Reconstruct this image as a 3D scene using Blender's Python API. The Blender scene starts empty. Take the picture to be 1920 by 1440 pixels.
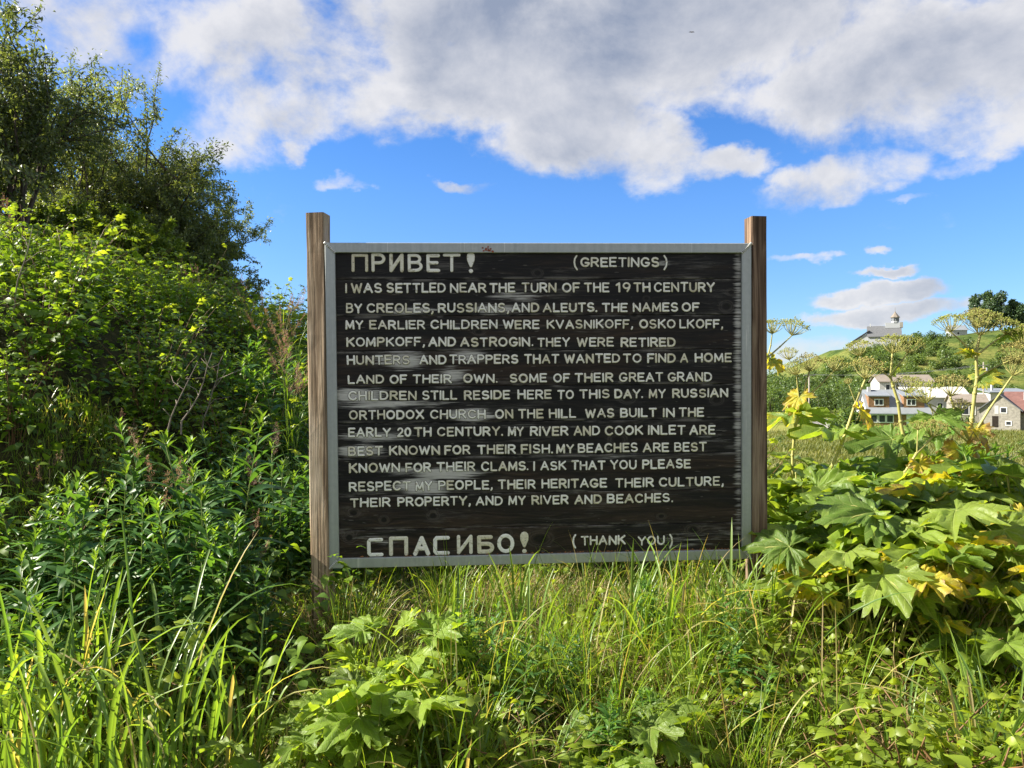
import bpy, math, random
import numpy as np
from mathutils import Vector, Matrix, Euler

# ---------------------------------------------------------------- camera, world, sun, exposure
scene = bpy.context.scene
COL = scene.collection
FPX, EYE = 1443.0, 1.6            # focal length in pixels of a 1920 px wide frame; eye height
cam_d = bpy.data.cameras.new("camera")
cam_d.sensor_width = 36.0
cam_d.lens = 36.0 * FPX / 1920.0
cam_d.clip_end = 20000
cam = bpy.data.objects.new("camera", cam_d)
COL.objects.link(cam)
cam.location = (0, 0, EYE)
cam.rotation_euler = (math.pi / 2, 0, 0)
scene.camera = cam
scene.view_settings.view_transform = 'Standard'
scene.view_settings.look = 'None'
scene.view_settings.gamma = 1
scene.view_settings.exposure = 1.5
scene.cycles.max_bounces = 8
scene.cycles.diffuse_bounces = 4
scene.cycles.glossy_bounces = 2
scene.cycles.transmission_bounces = 4
scene.cycles.transparent_max_bounces = 4
scene.cycles.use_denoising = True

SUN_EL, SUN_AZ = math.radians(36), math.radians(-88)     # azimuth from +Y, clockwise: the sun stands on the left
sun_dir = Vector((math.sin(SUN_AZ) * math.cos(SUN_EL), math.cos(SUN_AZ) * math.cos(SUN_EL), math.sin(SUN_EL)))
sd = bpy.data.lights.new("sun", 'SUN')
sd.energy = 5.0
sd.angle = math.radians(0.5)
sd.color = (1.0, 0.93, 0.8)
sun = bpy.data.objects.new("sun", sd)
COL.objects.link(sun)
sun.rotation_euler = (-sun_dir).to_track_quat('-Z', 'Y').to_euler()
sun.location = (-20, 0, 30)


class X:
    """Shader math written as expressions."""
    tree = None

    def __init__(s, sock): s.s = sock
    def __add__(a, b): return mth('ADD', a, b)
    def __radd__(a, b): return mth('ADD', b, a)
    def __sub__(a, b): return mth('SUBTRACT', a, b)
    def __rsub__(a, b): return mth('SUBTRACT', b, a)
    def __mul__(a, b): return mth('MULTIPLY', a, b)
    def __rmul__(a, b): return mth('MULTIPLY', b, a)
    def __truediv__(a, b): return mth('DIVIDE', a, b)


def put(inp, v):
    if isinstance(v, X): X.tree.links.new(v.s, inp)
    elif hasattr(v, 'is_linked') or isinstance(v, bpy.types.NodeSocket): X.tree.links.new(v, inp)
    else:
        if isinstance(v, (tuple, list)) and len(v) == 3 and len(inp.default_value) == 4: v = (*v, 1)
        inp.default_value = v


def node(t, **kw):
    n = X.tree.nodes.new(t)
    for k, v in kw.items(): setattr(n, k, v)
    return n


def mth(op, *a, clamp=False):
    n = node('ShaderNodeMath', operation=op, use_clamp=clamp)
    for i, v in enumerate(a): put(n.inputs[i], v)
    return X(n.outputs[0])


def sstep(lo, hi, v):
    n = node('ShaderNodeMapRange', interpolation_type='SMOOTHSTEP')
    put(n.inputs[0], v)
    n.inputs[1].default_value = lo
    n.inputs[2].default_value = hi
    return X(n.outputs[0])


def mixc(f, a, b, mode='MIX'):
    n = node('ShaderNodeMix', data_type='RGBA', blend_type=mode)
    put(n.inputs[0], f); put(n.inputs[6], a); put(n.inputs[7], b)
    return X(n.outputs[2])


def noise(vec, scale, detail=3, rough=0.55, dist=0.0):
    n = node('ShaderNodeTexNoise')
    if vec is not None: put(n.inputs['Vector'], vec)
    n.inputs['Scale'].default_value = scale
    n.inputs['Detail'].default_value = detail
    n.inputs['Roughness'].default_value = rough
    n.inputs['Distortion'].default_value = dist
    return X(n.outputs[0])


def vmul(vec, xyz, off=(0, 0, 0)):
    n = node('ShaderNodeMapping')
    put(n.inputs[0], vec)
    n.inputs['Scale'].default_value = xyz
    n.inputs['Location'].default_value = off
    return X(n.outputs[0])


def ramp(f, stops, interp='LINEAR'):
    n = node('ShaderNodeValToRGB')
    put(n.inputs[0], f)
    e = n.color_ramp.elements
    while len(e) < len(stops): e.new(0.5)
    for el, (p, c) in zip(e, stops):
        el.position = p
        el.color = (*c, 1)
    n.color_ramp.interpolation = interp
    return X(n.outputs[0])


def attr(name):
    return X(node('ShaderNodeAttribute', attribute_name=name).outputs['Fac'])


def sky_dir(px, py):
    u, v = (px - 960) / FPX, (720 - py) / FPX
    return math.atan(u), math.atan(v / math.sqrt(1 + u * u))


world = bpy.data.worlds.new("World")
scene.world = world
world.use_nodes = True
X.tree = world.node_tree
X.tree.nodes.clear()
sky = node('ShaderNodeTexSky', sky_type='NISHITA')
sky.sun_disc = False
sky.sun_elevation = SUN_EL
sky.sun_rotation = SUN_AZ
sky.air_density = 1.0
sky.dust_density = 0.15
sky.ozone_density = 2.2
sky_c = node('ShaderNodeHueSaturation')
sky_c.inputs['Saturation'].default_value = 1.3
sky_c.inputs['Value'].default_value = 1.0
X.tree.links.new(sky.outputs[0], sky_c.inputs['Color'])
tc = node('ShaderNodeTexCoord')
dirv = X(tc.outputs['Generated'])
sep = node('ShaderNodeSeparateXYZ')
put(sep.inputs[0], dirv)
dx, dy, dz = (X(o) for o in sep.outputs)
az = mth('ARCTAN2', dx, dy)
el = mth('ARCSINE', dz)
# cloud banks: (centre seen from the sign, half sizes, amount)
wn_a = noise(vmul(dirv, (1, 1, 1.6)), 9.0, 6, .6)
wn_b = noise(vmul(dirv, (1, 1, 1.6), (3.1, 1.7, .6)), 9.0, 6, .6)
azw = az + (wn_a - .5) * .14
elw = el + (wn_b - .5) * .075
BANKS = [
    (1130, 40, 400, 130, 1.0), (950, 140, 200, 90, .95), (1090, 220, 170, 95, .92), (1200, 275, 110, 75, .85), (1330, 318, 85, 32, .72), (1240, 325, 60, 40, .7), (1090, 305, 110, 32, .62), (1290, 120, 150, 80, .72),
    (1760, 130, 230, 95, .95), (1840, 225, 150, 60, .82), (1610, 200, 110, 42, .68), (1690, 245, 110, 34, .62), (1600, 55, 160, 70, .62),
    (1630, 315, 95, 42, .68), (1530, 350, 90, 34, .6), (1450, 372, 60, 18, .52),
    (600, 150, 170, 95, .66), (400, 165, 170, 80, .62), (545, 225, 110, 45, .66), (250, 120, 200, 90, .66), (330, 235, 170, 60, .56), (440, 290, 150, 26, .40), (540, 285, 42, 22, .60),
    (120, 45, 130, 70, .78), (330, 45, 220, 65, .70), (560, 40, 200, 60, .64), (60, 130, 140, 90, .66),
    (640, 345, 50, 12, .46), (870, 342, 60, 11, .5), (1650, 508, 58, 10, .68), (1650, 548, 95, 17, .72), (1625, 588, 85, 15, .68),
    (1770, 580, 95, 16, .64), (1510, 472, 50, 10, .52), (1635, 465, 25, 8, .48), (1790, 318, 50, 20, .55), (1710, 378, 40, 9, .45), (1480, 650, 90, 30, .42),
    (960, -90, 1500, 80, .62),
]
cov = None
for px, py, rx, ry, am in BANKS:
    a0, e0 = sky_dir(px, py)
    sa, se = rx / FPX, ry / FPX
    p = (azw - a0) / sa
    q = (elw - e0) / se
    r2 = p * p + q * q
    g = mth('EXPONENT', r2 * r2 * -.30 - r2 * .12) * am
    cov = g if cov is None else mth('SMOOTH_MAX', cov, g, .08)
# unseen broken deck overhead and behind the viewer, thickened behind to brighten the sign
back = sstep(1.1, 1.5, mth('ABSOLUTE', az)) * 0.75 + sstep(0.62, 0.9, el) * 0.35
cov = mth('MAXIMUM', cov, back)
vec_a = vmul(dirv, (1, 1, 1.25))
vec_b = vmul(dirv, (1, 1, 1.25), tuple(Vector((-0.022, 0.0, 0.034))))
na, nb = noise(vec_a, 5.6, 10, .6, .15), noise(vec_b, 5.6, 10, .6, .15)
na2, nb2 = noise(vec_a, 2.4, 3, .5), noise(vec_b, 2.4, 3, .5)
D = cov + (na - .5) * 1.75 + (na2 - .5) * .5
lit = ((na - nb) * 2.6 + (na2 - nb2) * 2.2)
alpha = sstep(.32, .72, D)
thick = sstep(.55, 1.08, D)
bright = mth('ADD', .86 - thick * .52, lit, clamp=True)
ccol = mixc(bright, (.40, .46, .58), (1.08, 1.06, 1.04))
skyS = mixc(1.0, X(sky_c.outputs[0]), mixc(sstep(0, .26, el), (.033, .044, .066), (.054, .058, .074)), 'MULTIPLY')
fin = mixc(alpha * .93, skyS, mixc(1.0, ccol, (.285, .287, .295), 'MULTIPLY'))
bg = node('ShaderNodeBackground')
put(bg.inputs[0], fin)
bg.inputs[1].default_value = 1.0
wo = node('ShaderNodeOutputWorld')
X.tree.links.new(bg.outputs[0], wo.inputs[0])

# ---------------------------------------------------------------- helpers
rng = np.random.default_rng(7)


def at(px, py, d):
    """World point at depth d on the ray through a photo pixel."""
    return np.array([(px - 960) / FPX * d, d, EYE + (720 - py) / FPX * d])


def px_of(p):
    return 960 + FPX * p[0] / p[1], 720 - FPX * (p[2] - EYE) / p[1]


def sm(a, b, x):
    t = np.clip((x - a) / (b - a), 0, 1)
    return t * t * (3 - 2 * t)


def toe_x(y):
    return np.interp(y, [1, 2.5, 3.4, 4.2, 5, 8, 12], [-3.1, -2.5, -1.9, -1.45, -1.2, -.85, -.7])


def ground_z(x, y):
    x = np.asarray(x, float); y = np.asarray(y, float)
    toe = toe_x(y)
    t = toe - x
    b = (np.sqrt(t * t + .05) + t) / 2
    bank = np.where(b < 2.1, .82 * b, 1.722 + .12 * (np.minimum(b, 12) - 2.1))
    base = .40 - .15 * np.clip(3.35 - y, 0, 4.5) + .02 * np.clip(y - 3.35, 0, 3)
    near = base + bank + .03 * np.sin(x * 5.1 + y * 3.3) + .03 * np.sin(x * 2.3 - y * 4.1)
    valley = -5.2 + .12 * np.sin(x * .13) * np.cos(y * .11)
    hx = x + (280 - np.clip(y, 150, 280)) * .22
    H = np.interp(hx, [66, 84, 92, 105, 116, 124, 144, 163, 186, 260, 600], [0, 1.5, 4.0, 10.0, 15.5, 19.8, 22.0, 24.5, 27.5, 31, 34])
    valley = valley + H * sm(188, 285, y) * (1 - sm(300, 420, y))
    st = 5.3 + 3.0 * np.clip(b, 0, 4.5)
    s = sm(st, st + 20, y)
    return near * (1 - s) + valley * s


class MB:
    """Collects geometry for ONE mesh object, with per-vertex attributes rnd / age / edge."""
    def __init__(s): s.V, s.Q, s.T, s.QM, s.TM, s.A, s.n = [], [], [], [], [], [], 0

    def add(s, V, q=None, t=None, mat=0, rnd=None, age=0.0, edge=0.0):
        V = np.asarray(V, float).reshape(-1, 3)
        m = len(V)
        f = lambda a: np.broadcast_to(np.asarray(a, float), (m,))
        if rnd is None: rnd = random.random()
        s.V.append(V)
        e3 = np.asarray(edge, float)
        if e3.ndim < 2: e3 = np.stack([f(edge), np.zeros(m), np.zeros(m)], 1)
        s.A.append(np.concatenate([np.stack([f(rnd), f(age)], 1), e3], 1))
        if q is not None and len(q):
            q = np.asarray(q, int).reshape(-1, 4)
            s.Q.append(q + s.n); s.QM.append(np.full(len(q), mat))
        if t is not None and len(t):
            t = np.asarray(t, int).reshape(-1, 3)
            s.T.append(t + s.n); s.TM.append(np.full(len(t), mat))
        s.n += m

    def mesh(s, name, mats, smooth=True):
        me = bpy.data.meshes.new(name)
        V = np.concatenate(s.V)
        Q = np.concatenate(s.Q) if s.Q else np.zeros((0, 4), int)
        T = np.concatenate(s.T) if s.T else np.zeros((0, 3), int)
        nq, nt = len(Q), len(T)
        me.vertices.add(len(V)); me.vertices.foreach_set("co", V.ravel())
        me.loops.add(nq * 4 + nt * 3)
        me.loops.foreach_set("vertex_index", np.concatenate([Q.ravel(), T.ravel()]))
        me.polygons.add(nq + nt)
        me.polygons.foreach_set("loop_start", np.concatenate([np.arange(nq) * 4, nq * 4 + np.arange(nt) * 3]))
        me.polygons.foreach_set("material_index", np.concatenate([*(s.QM or [[]]), *(s.TM or [[]])]).astype(int))
        me.polygons.foreach_set("use_smooth", np.full(nq + nt, smooth))
        A = np.concatenate(s.A)
        for i, nm in enumerate(("rnd", "age", "edge", "lu", "lv") if np.any(A[:, 3:]) else ("rnd", "age", "edge")):
            at_ = me.attributes.new(nm, 'FLOAT', 'POINT')
            at_.data.foreach_set("value", A[:, i].copy())
        for m in (mats if isinstance(mats, (list, tuple)) else [mats]): me.materials.append(m)
        me.update(calc_edges=True)
        me.validate()
        return me

    def build(s, name, mats, parent=None, smooth=True, loc=None):
        o = bpy.data.objects.new(name, s.mesh(name, mats, smooth))
        COL.objects.link(o)
        if parent is not None: o.parent = parent
        if loc is not None: o.location = loc
        return o

    def box(s, x0, x1, y0, y1, z0, z1, mat=0, **k):
        v = [(x, y, z) for z in (z0, z1) for y in (y0, y1) for x in (x0, x1)]
        s.add(v, [(0, 2, 3, 1), (4, 5, 7, 6), (0, 1, 5, 4), (2, 6, 7, 3), (0, 4, 6, 2), (1, 3, 7, 5)], mat=mat, **k)


def tag(o, label=None, cat=None, group=None, kind=None):
    for k, v in (('label', label), ('category', cat), ('group', group), ('kind', kind)):
        if v: o[k] = v
    return o


def thing(name, label, cat, loc=(0, 0, 0), rz=0, group=None):
    o = bpy.data.objects.new(name, None)
    o.empty_display_size = .1
    COL.objects.link(o)
    o.location = loc
    o.rotation_euler = (0, 0, rz)
    return tag(o, label, cat, group)


def dup(root, loc, rz, scale=1.0, label=None, group=None):
    r = root.copy(); COL.objects.link(r)
    r.location = loc; r.rotation_euler = (0, 0, rz); r.scale = (scale,) * 3
    if label: r['label'] = label
    if group: r['group'] = group
    for ch in list(root.children):
        c = ch.copy(); COL.objects.link(c); c.parent = r
        for g in list(ch.children):
            d = g.copy(); COL.objects.link(d); d.parent = c
    return r


def nrm(v): return v / np.maximum(np.linalg.norm(v, axis=-1, keepdims=True), 1e-9)


def frames(d, up, roll=0.0):
    """Rows of local axes (x, y along d, z towards up) as (N,3,3) with columns x, y, z."""
    d = nrm(np.asarray(d, float)); up = np.broadcast_to(np.asarray(up, float), d.shape)
    x = np.cross(d, up)
    bad = np.linalg.norm(x, axis=1) < 1e-4
    x[bad] = np.cross(d[bad], [1, .01, 0])
    x = nrm(x); z = np.cross(x, d)
    c, s_ = np.cos(roll), np.sin(roll)
    c = np.reshape(c, (-1, 1)); s_ = np.reshape(s_, (-1, 1))
    return np.stack([x * c + z * s_, d, z * c - x * s_], 2)


def scatter(mb, tp, R, P, S, rnd=None, age=None, mat=0):
    V, Q, T, Ed = tp
    P = np.asarray(P, float); n, m = len(P), len(V)
    if n == 0: return
    S = np.broadcast_to(np.asarray(S, float), (n,))
    W = np.einsum('nij,vj->nvi', R, V) * S[:, None, None] + P[:, None, :]
    off = (np.arange(n) * m)[:, None, None]
    rnd = rng.random(n) if rnd is None else np.broadcast_to(rnd, (n,))
    age = np.zeros(n) if age is None else np.broadcast_to(age, (n,))
    mb.add(W.reshape(-1, 3), (Q[None] + off).reshape(-1, 4) if len(Q) else None, (T[None] + off).reshape(-1, 3) if len(T) else None, mat,
           np.repeat(rnd, m), np.repeat(age, m), np.tile(Ed, (n, 1) if Ed.ndim > 1 else n))


def tube(mb, pts, rad, n=5, mat=0, cap=True, **k):
    pts = np.asarray(pts, float); K = len(pts)
    rad = np.broadcast_to(np.asarray(rad, float), (K,))
    d = nrm(np.gradient(pts, axis=0))
    ref = np.array([.31, .95, .1]) if abs(d[0][2]) > .5 else np.array([.1, .2, 1.])
    x = nrm(np.cross(d, ref)); z = np.cross(x, d)
    a = np.arange(n) / n * 2 * np.pi
    V = pts[:, None] + rad[:, None, None] * (np.cos(a)[None, :, None] * x[:, None] + np.sin(a)[None, :, None] * z[:, None])
    q = [(i * n + j, i * n + (j + 1) % n, (i + 1) * n + (j + 1) % n, (i + 1) * n + j) for i in range(K - 1) for j in range(n)]
    V = V.reshape(-1, 3); t = []
    if cap:
        V = np.concatenate([V, pts[-1:] + d[-1:] * rad[-1] * .5])
        t = [((K - 1) * n + j, (K - 1) * n + (j + 1) % n, K * n) for j in range(n)]
    mb.add(V, q, t, mat, **k)


def tp_leaf(K=4, width=.42, fold=.25, droop=.25, peak=.8, wav=0.0):
    V, Ed = [], []
    for i in range(K + 1):
        s_ = i / K
        w = width / 2 * math.sin(math.pi * max(.03, min(.975, s_)) ** peak)
        zz = -droop * s_ * s_ + .06 * math.sin(s_ * 3.1)
        for sx in (-1, 0, 1):
            V.append((sx * w, s_ - .1 * abs(sx) * s_, zz + abs(sx) * w * fold + wav * (sx != 0) * math.sin(s_ * 17 + sx)))
            Ed.append(max(abs(sx) * .8, s_ ** 3))
    Q = [(i * 3 + j, i * 3 + j + 1, i * 3 + j + 4, i * 3 + j + 3) for i in range(K) for j in (0, 1)]
    return np.array(V), np.array(Q), np.zeros((0, 3), int), np.array(Ed)


def tp_join(parts):
    V, Q, T, E_, n = [], [], [], [], 0
    for v, q, t, e in parts:
        V.append(v); E_.append(e)
        if len(q): Q.append(q + n)
        if len(t): T.append(t + n)
        n += len(v)
    return np.concatenate(V), np.concatenate(Q) if Q else np.zeros((0, 4), int), np.concatenate(T) if T else np.zeros((0, 3), int), np.concatenate(E_)


def tp_place(tp, pos, yaw, pitch, s_, roll=0):
    M = np.array((Euler((pitch, roll, 0)).to_matrix().to_4x4())) [:3, :3]
    Z = np.array(Matrix.Rotation(yaw, 3, 'Z'))
    return (tp[0] @ M.T @ Z.T * s_ + np.array(pos), *tp[1:])


def tp_compound(pairs=2, leaf=None, rnd_=random.Random(1)):
    lf = leaf or tp_leaf(4, .62, .18, .3, .72)
    out = []
    strip = [(sx * .012, y, -.22 * y * y) for y in (0, .33, .66, 1) for sx in (-1, 1)]
    out.append((np.array(strip), np.array([(0, 1, 3, 2), (2, 3, 5, 4), (4, 5, 7, 6)]), np.zeros((0, 3), int), np.zeros(8)))
    for k in range(pairs):
        y = .32 + .62 * k / max(1, pairs)
        for sg in (-1, 1):
            out.append(tp_place(lf, (0, y, -.22 * y * y), -sg * rnd_.uniform(.95, 1.25), rnd_.uniform(-.45, .1), .40 + .05 * k, sg * rnd_.uniform(-.1, .5)))
    out.append(tp_place(lf, (0, .97, -.21), rnd_.uniform(-.1, .1), -.35, .5))
    return tp_join(out)


def tp_parsnip(seed, nang=120, nr=6):
    """A big three-to-five lobed, toothed leaf; petiole joins at the origin, blade runs along +y."""
    r_ = random.Random(seed)
    lob = [(0, 1.0), (.82, .86), (-.82, .86), (1.72, .66), (-1.72, .66)]
    lob = [(a + r_.uniform(-.08, .08), L * r_.uniform(.9, 1.08)) for a, L in lob]
    th = np.linspace(-2.55, 2.55, nang)
    rr = np.full(nang, .44); fold = np.full(nang, 1.0)
    for a, L in lob:
        dlt = np.abs(th - a)
        prof = L * np.clip(1 - (dlt / .62) ** 1.35, 0, 1) ** .6
        sub = L * .76 * np.maximum(np.clip(1 - (np.abs(th - a - .27) / .17) ** 1.6, 0, 1), np.clip(1 - (np.abs(th - a + .27) / .17) ** 1.6, 0, 1)) ** .7
        rr = np.maximum(rr, np.maximum(prof, sub * .93))
        fold = np.minimum(fold, dlt / .42)
    saw = (np.arange(nang) % 6) / 5.0 - .5
    rr *= 1 + .19 * saw * 1.35 * np.sign(np.sin(th * 1.0) + 1e-6) + rng.normal(0, .012, nang)
    dmin = np.min([np.abs(th - a) for a, _ in lob], 0)
    fold = np.clip(fold, 0, 1)
    V, Ed = [], []
    dr = r_.uniform(.10, .38); cup = r_.uniform(.16, .34); sk = r_.uniform(-.15, .15)
    for j in range(nr + 1):
        t = (j / nr) ** .9
        rad = rr * t
        zz = cup * t * fold * rr - dr * rad ** 2 + .05 * np.sin(th * 7 + t * 6 + seed) * t + sk * np.sin(th) * rad * .6 + .03 * np.sin(th * 19 + seed * 2) * t * t + .025 * np.sin(th * 11 + t * 9) * t
        V.append(np.stack([np.sin(th) * rad, np.cos(th) * rad, zz], 1))
        Ed.append(np.stack([np.clip(t ** 2 * .9 + .0 * fold, 0, 1), rad * np.cos(dmin), rad * np.sin(dmin)], 1))
    V = np.concatenate(V); Ed = np.concatenate(Ed)
    Q = [(j * nang + i, j * nang + i + 1, (j + 1) * nang + i + 1, (j + 1) * nang + i) for j in range(nr) for i in range(nang - 1)]
    return V, np.array(Q), np.zeros((0, 3), int), Ed


def blades(mb, base, L, w, azm, tilt, bend, K=6, fold=0.0, p=1.5, rnd=None, age=None, mat=0, twist=0.0):
    """Many grass blades: ribbons leaving the ground at `tilt` from vertical and bending over by `bend`."""
    base = np.asarray(base, float); n = len(base)
    f = lambda a: np.broadcast_to(np.asarray(a, float), (n,))
    L, w, azm, tilt, bend = f(L), f(w), f(azm), f(tilt), f(bend)
    s_ = np.linspace(0, 1, K + 1)
    ang = tilt[:, None] + bend[:, None] * s_[None] ** p
    seg = L[:, None] / K
    mid = (ang[:, 1:] + ang[:, :-1]) / 2
    hx = np.concatenate([np.zeros((n, 1)), np.cumsum(np.sin(mid) * seg, 1)], 1)
    hz = np.concatenate([np.zeros((n, 1)), np.cumsum(np.cos(mid) * seg, 1)], 1)
    d2 = np.stack([np.cos(azm), np.sin(azm)], 1)
    C = np.zeros((n, K + 1, 3))
    C[..., :2] = base[:, None, :2] + hx[..., None] * d2[:, None]
    C[..., 2] = base[:, None, 2] + hz
    tw = f(twist)[:, None] * s_[None] 
    side = np.stack([-np.sin(azm[:, None] + tw), np.cos(azm[:, None] + tw), np.zeros((n, K + 1))], 2)
    prof = (.75 + .5 * s_) * np.sqrt(np.clip(1 - s_ ** 2.2, 0, 1)) + .02
    hw = w[:, None] / 2 * prof[None]
    nv = 3 if fold else 2
    nrml = np.stack([-np.cos(ang) * d2[:, None, 0], -np.cos(ang) * d2[:, None, 1], np.sin(ang)], 2)
    if fold:
        rows = np.stack([C + side * hw[..., None] + nrml * (hw * fold)[..., None], C, C - side * hw[..., None] + nrml * (hw * fold)[..., None]], 2)
    else:
        rows = np.stack([C + side * hw[..., None], C - side * hw[..., None]], 2)
    m = (K + 1) * nv
    Q = np.array([(i * nv + j, i * nv + j + 1, (i + 1) * nv + j + 1, (i + 1) * nv + j) for i in range(K) for j in range(nv - 1)])
    off = (np.arange(n) * m)[:, None, None]
    rnd = rng.random(n) if rnd is None else f(rnd)
    age = np.zeros(n) if age is None else f(age)
    mb.add(rows.reshape(-1, 3), (Q[None] + off).reshape(-1, 4), None, mat, np.repeat(rnd, m), np.repeat(age, m), np.tile(np.repeat(s_, nv), n))
    return C


# ---------------------------------------------------------------- materials
def new_mat(name):
    m = bpy.data.materials.new(name)
    m.use_nodes = True
    X.tree = m.node_tree
    X.tree.nodes.clear()
    return m


def finish(shader):
    o = node('ShaderNodeOutputMaterial')
    X.tree.links.new(shader, o.inputs[0])


def principled(color, rough=.6, spec=.3, metal=0.0, bump=None, bdist=.01, bstr=.6):
    p = node('ShaderNodeBsdfPrincipled')
    put(p.inputs['Base Color'], color)
    put(p.inputs['Roughness'], rough)
    put(p.inputs['Specular IOR Level'], spec)
    put(p.inputs['Metallic'], metal)
    if bump is not None:
        b = node('ShaderNodeBump')
        b.inputs['Strength'].default_value = bstr
        b.inputs['Distance'].default_value = bdist
        put(b.inputs['Height'], bump)
        X.tree.links.new(b.outputs[0], p.inputs['Normal'])
    return p.outputs[0]


def simple(name, color, rough=.6, spec=.3, metal=0, var=.25, scale=3.0, bdist=0):
    m = new_mat(name)
    tcx = node('ShaderNodeTexCoord')
    nz = noise(X(tcx.outputs['Object']), scale, 5, .6)
    lo = tuple(c * (1 - var) for c in color); hi = tuple(min(1, c * (1 + var)) for c in color)
    finish(principled(ramp(nz, [(.3, lo), (.7, hi)]), rough, spec, metal, nz if bdist else None, bdist or .01))
    return m


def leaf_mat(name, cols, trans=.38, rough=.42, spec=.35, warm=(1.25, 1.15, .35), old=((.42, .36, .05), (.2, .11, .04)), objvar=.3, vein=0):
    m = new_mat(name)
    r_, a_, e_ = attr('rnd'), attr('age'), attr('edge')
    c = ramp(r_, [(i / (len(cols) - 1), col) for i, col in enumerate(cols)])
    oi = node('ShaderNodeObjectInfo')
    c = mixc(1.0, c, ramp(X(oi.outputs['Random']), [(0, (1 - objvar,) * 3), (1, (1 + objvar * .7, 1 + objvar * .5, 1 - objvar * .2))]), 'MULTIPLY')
    tcx = node('ShaderNodeTexCoord')
    nz = noise(X(tcx.outputs['Object']), 26, 4, .65)
    yel = sstep(.35, .75, a_ + (nz - .5) * .7 + (e_ - .5) * .35)
    brn = sstep(.72, 1.05, a_ * .75 + (nz - .5) * .8 + e_ * .42)
    c = mixc(yel, c, old[0])
    c = mixc(brn, c, old[1])
    vl = None
    if vein:
        lu, lv = attr('lu'), attr('lv')
        wob = (noise(X(tcx.outputs['Object']), 14, 2) - .5) * .12
        side = sstep(.86, .97, mth('COSINE', (lu - lv * 1.15 + wob) * 42)) * sstep(.0, .06, lu)
        main = sstep(.022, .006, lv)
        vl = mth('MAXIMUM', side * .65, main)
        fine_v = sstep(.8, .95, mth('COSINE', (lu * 1.2 + lv + wob) * 110)) * .25
        vl = mth('MAXIMUM', vl, fine_v)
        c = mixc(vl * .38, c, (.34, .40, .14))
        spots_ = sstep(.66, .72, noise(X(tcx.outputs['Object']), 60, 3, .6))
        c = mixc(spots_ * .35, c, (.26, .22, .06))
        c = mixc(.35, c, ramp(noise(X(tcx.outputs['Object']), 9, 3), [(.35, (.7, .8, .7)), (.65, (1.25, 1.2, 1.1))]), 'MULTIPLY')
    pb = principled(c, rough, spec, 0, (noise(X(tcx.outputs['Object']), 26, 4, .65) - vl * .8) if vein else None, .006, .7)
    t = node('ShaderNodeBsdfTranslucent')
    put(t.inputs[0], mixc(1.0, mixc(1.0, c, (*warm, ), 'MULTIPLY'), (1.9, 1.9, 1.9), 'MULTIPLY'))
    mx = node('ShaderNodeMixShader')
    mx.inputs[0].default_value = trans
    X.tree.links.new(pb, mx.inputs[1]); X.tree.links.new(t.outputs[0], mx.inputs[2])
    finish(mx.outputs[0])
    return m


M = {}
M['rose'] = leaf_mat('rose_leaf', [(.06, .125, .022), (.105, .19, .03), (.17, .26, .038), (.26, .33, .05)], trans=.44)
M['fireweed'] = leaf_mat('fireweed_leaf', [(.055, .135, .04), (.085, .19, .047), (.16, .27, .05)], trans=.38)
M['herb'] = leaf_mat('herb_leaf', [(.12, .19, .022), (.18, .26, .03), (.26, .33, .045)], trans=.45)
M['parsnip'] = leaf_mat('parsnip_leaf', [(.12, .21, .04), (.17, .265, .045), (.24, .33, .06)], trans=.42, vein=1, old=((.50, .42, .05), (.28, .17, .07)))
M['grass'] = leaf_mat('grass_blade', [(.10, .19, .025), (.15, .25, .033), (.21, .31, .05)], trans=.42, rough=.35, spec=.45, old=((.38, .36, .13), (.36, .28, .15)))
M['bluegrass'] = leaf_mat('broad_grass_blade', [(.10, .20, .05), (.15, .26, .055), (.21, .32, .07)], trans=.40, rough=.36, spec=.5, old=((.4, .38, .15), (.4, .32, .18)))
M['straw'] = leaf_mat('dry_straw', [(.20, .15, .075), (.32, .25, .13), (.45, .37, .21)], trans=.15, rough=.6, warm=(1, .9, .6))
M['willow'] = leaf_mat('willow_leaf', [(.075, .11, .055), (.115, .16, .08), (.165, .215, .105), (.23, .27, .135)], trans=.36, rough=.4, spec=.4)
M['willow_light'] = leaf_mat('young_willow_leaf', [(.09, .15, .03), (.14, .21, .04), (.2, .27, .05)], trans=.4)
M['far_leaf'] = leaf_mat('far_foliage', [(.06, .11, .038), (.095, .155, .045), (.14, .205, .055)], trans=.3)
M['far_dark'] = leaf_mat('far_spruce_foliage', [(.04, .08, .045), (.06, .11, .055), (.09, .14, .07)], trans=.25)
M['stem_red'] = simple('rose_stem', (.16, .09, .04), .6)
M['stem_green'] = simple('green_stem', (.17, .22, .06), .5)
M['parsnip_stem'] = simple('parsnip_stem', (.36, .34, .11), .5, var=.35, scale=9)
M['umbel_green'] = leaf_mat('umbel_seed', [(.17, .22, .04), (.28, .33, .06), (.40, .41, .09)], trans=.2, rough=.55, objvar=.2)
M['umbel_brown'] = leaf_mat('ripe_umbel_seed', [(.12, .09, .035), (.26, .23, .07), (.38, .38, .11)], trans=.1, rough=.6, objvar=.2)
M['panicle'] = leaf_mat('grass_seed_head', [(.20, .13, .10), (.30, .20, .15), (.38, .28, .2)], trans=.3, rough=.6, warm=(1, .8, .7))
M['bark'] = simple('willow_bark', (.085, .07, .055), .85, .1, var=.5, scale=14, bdist=.01)


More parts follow.
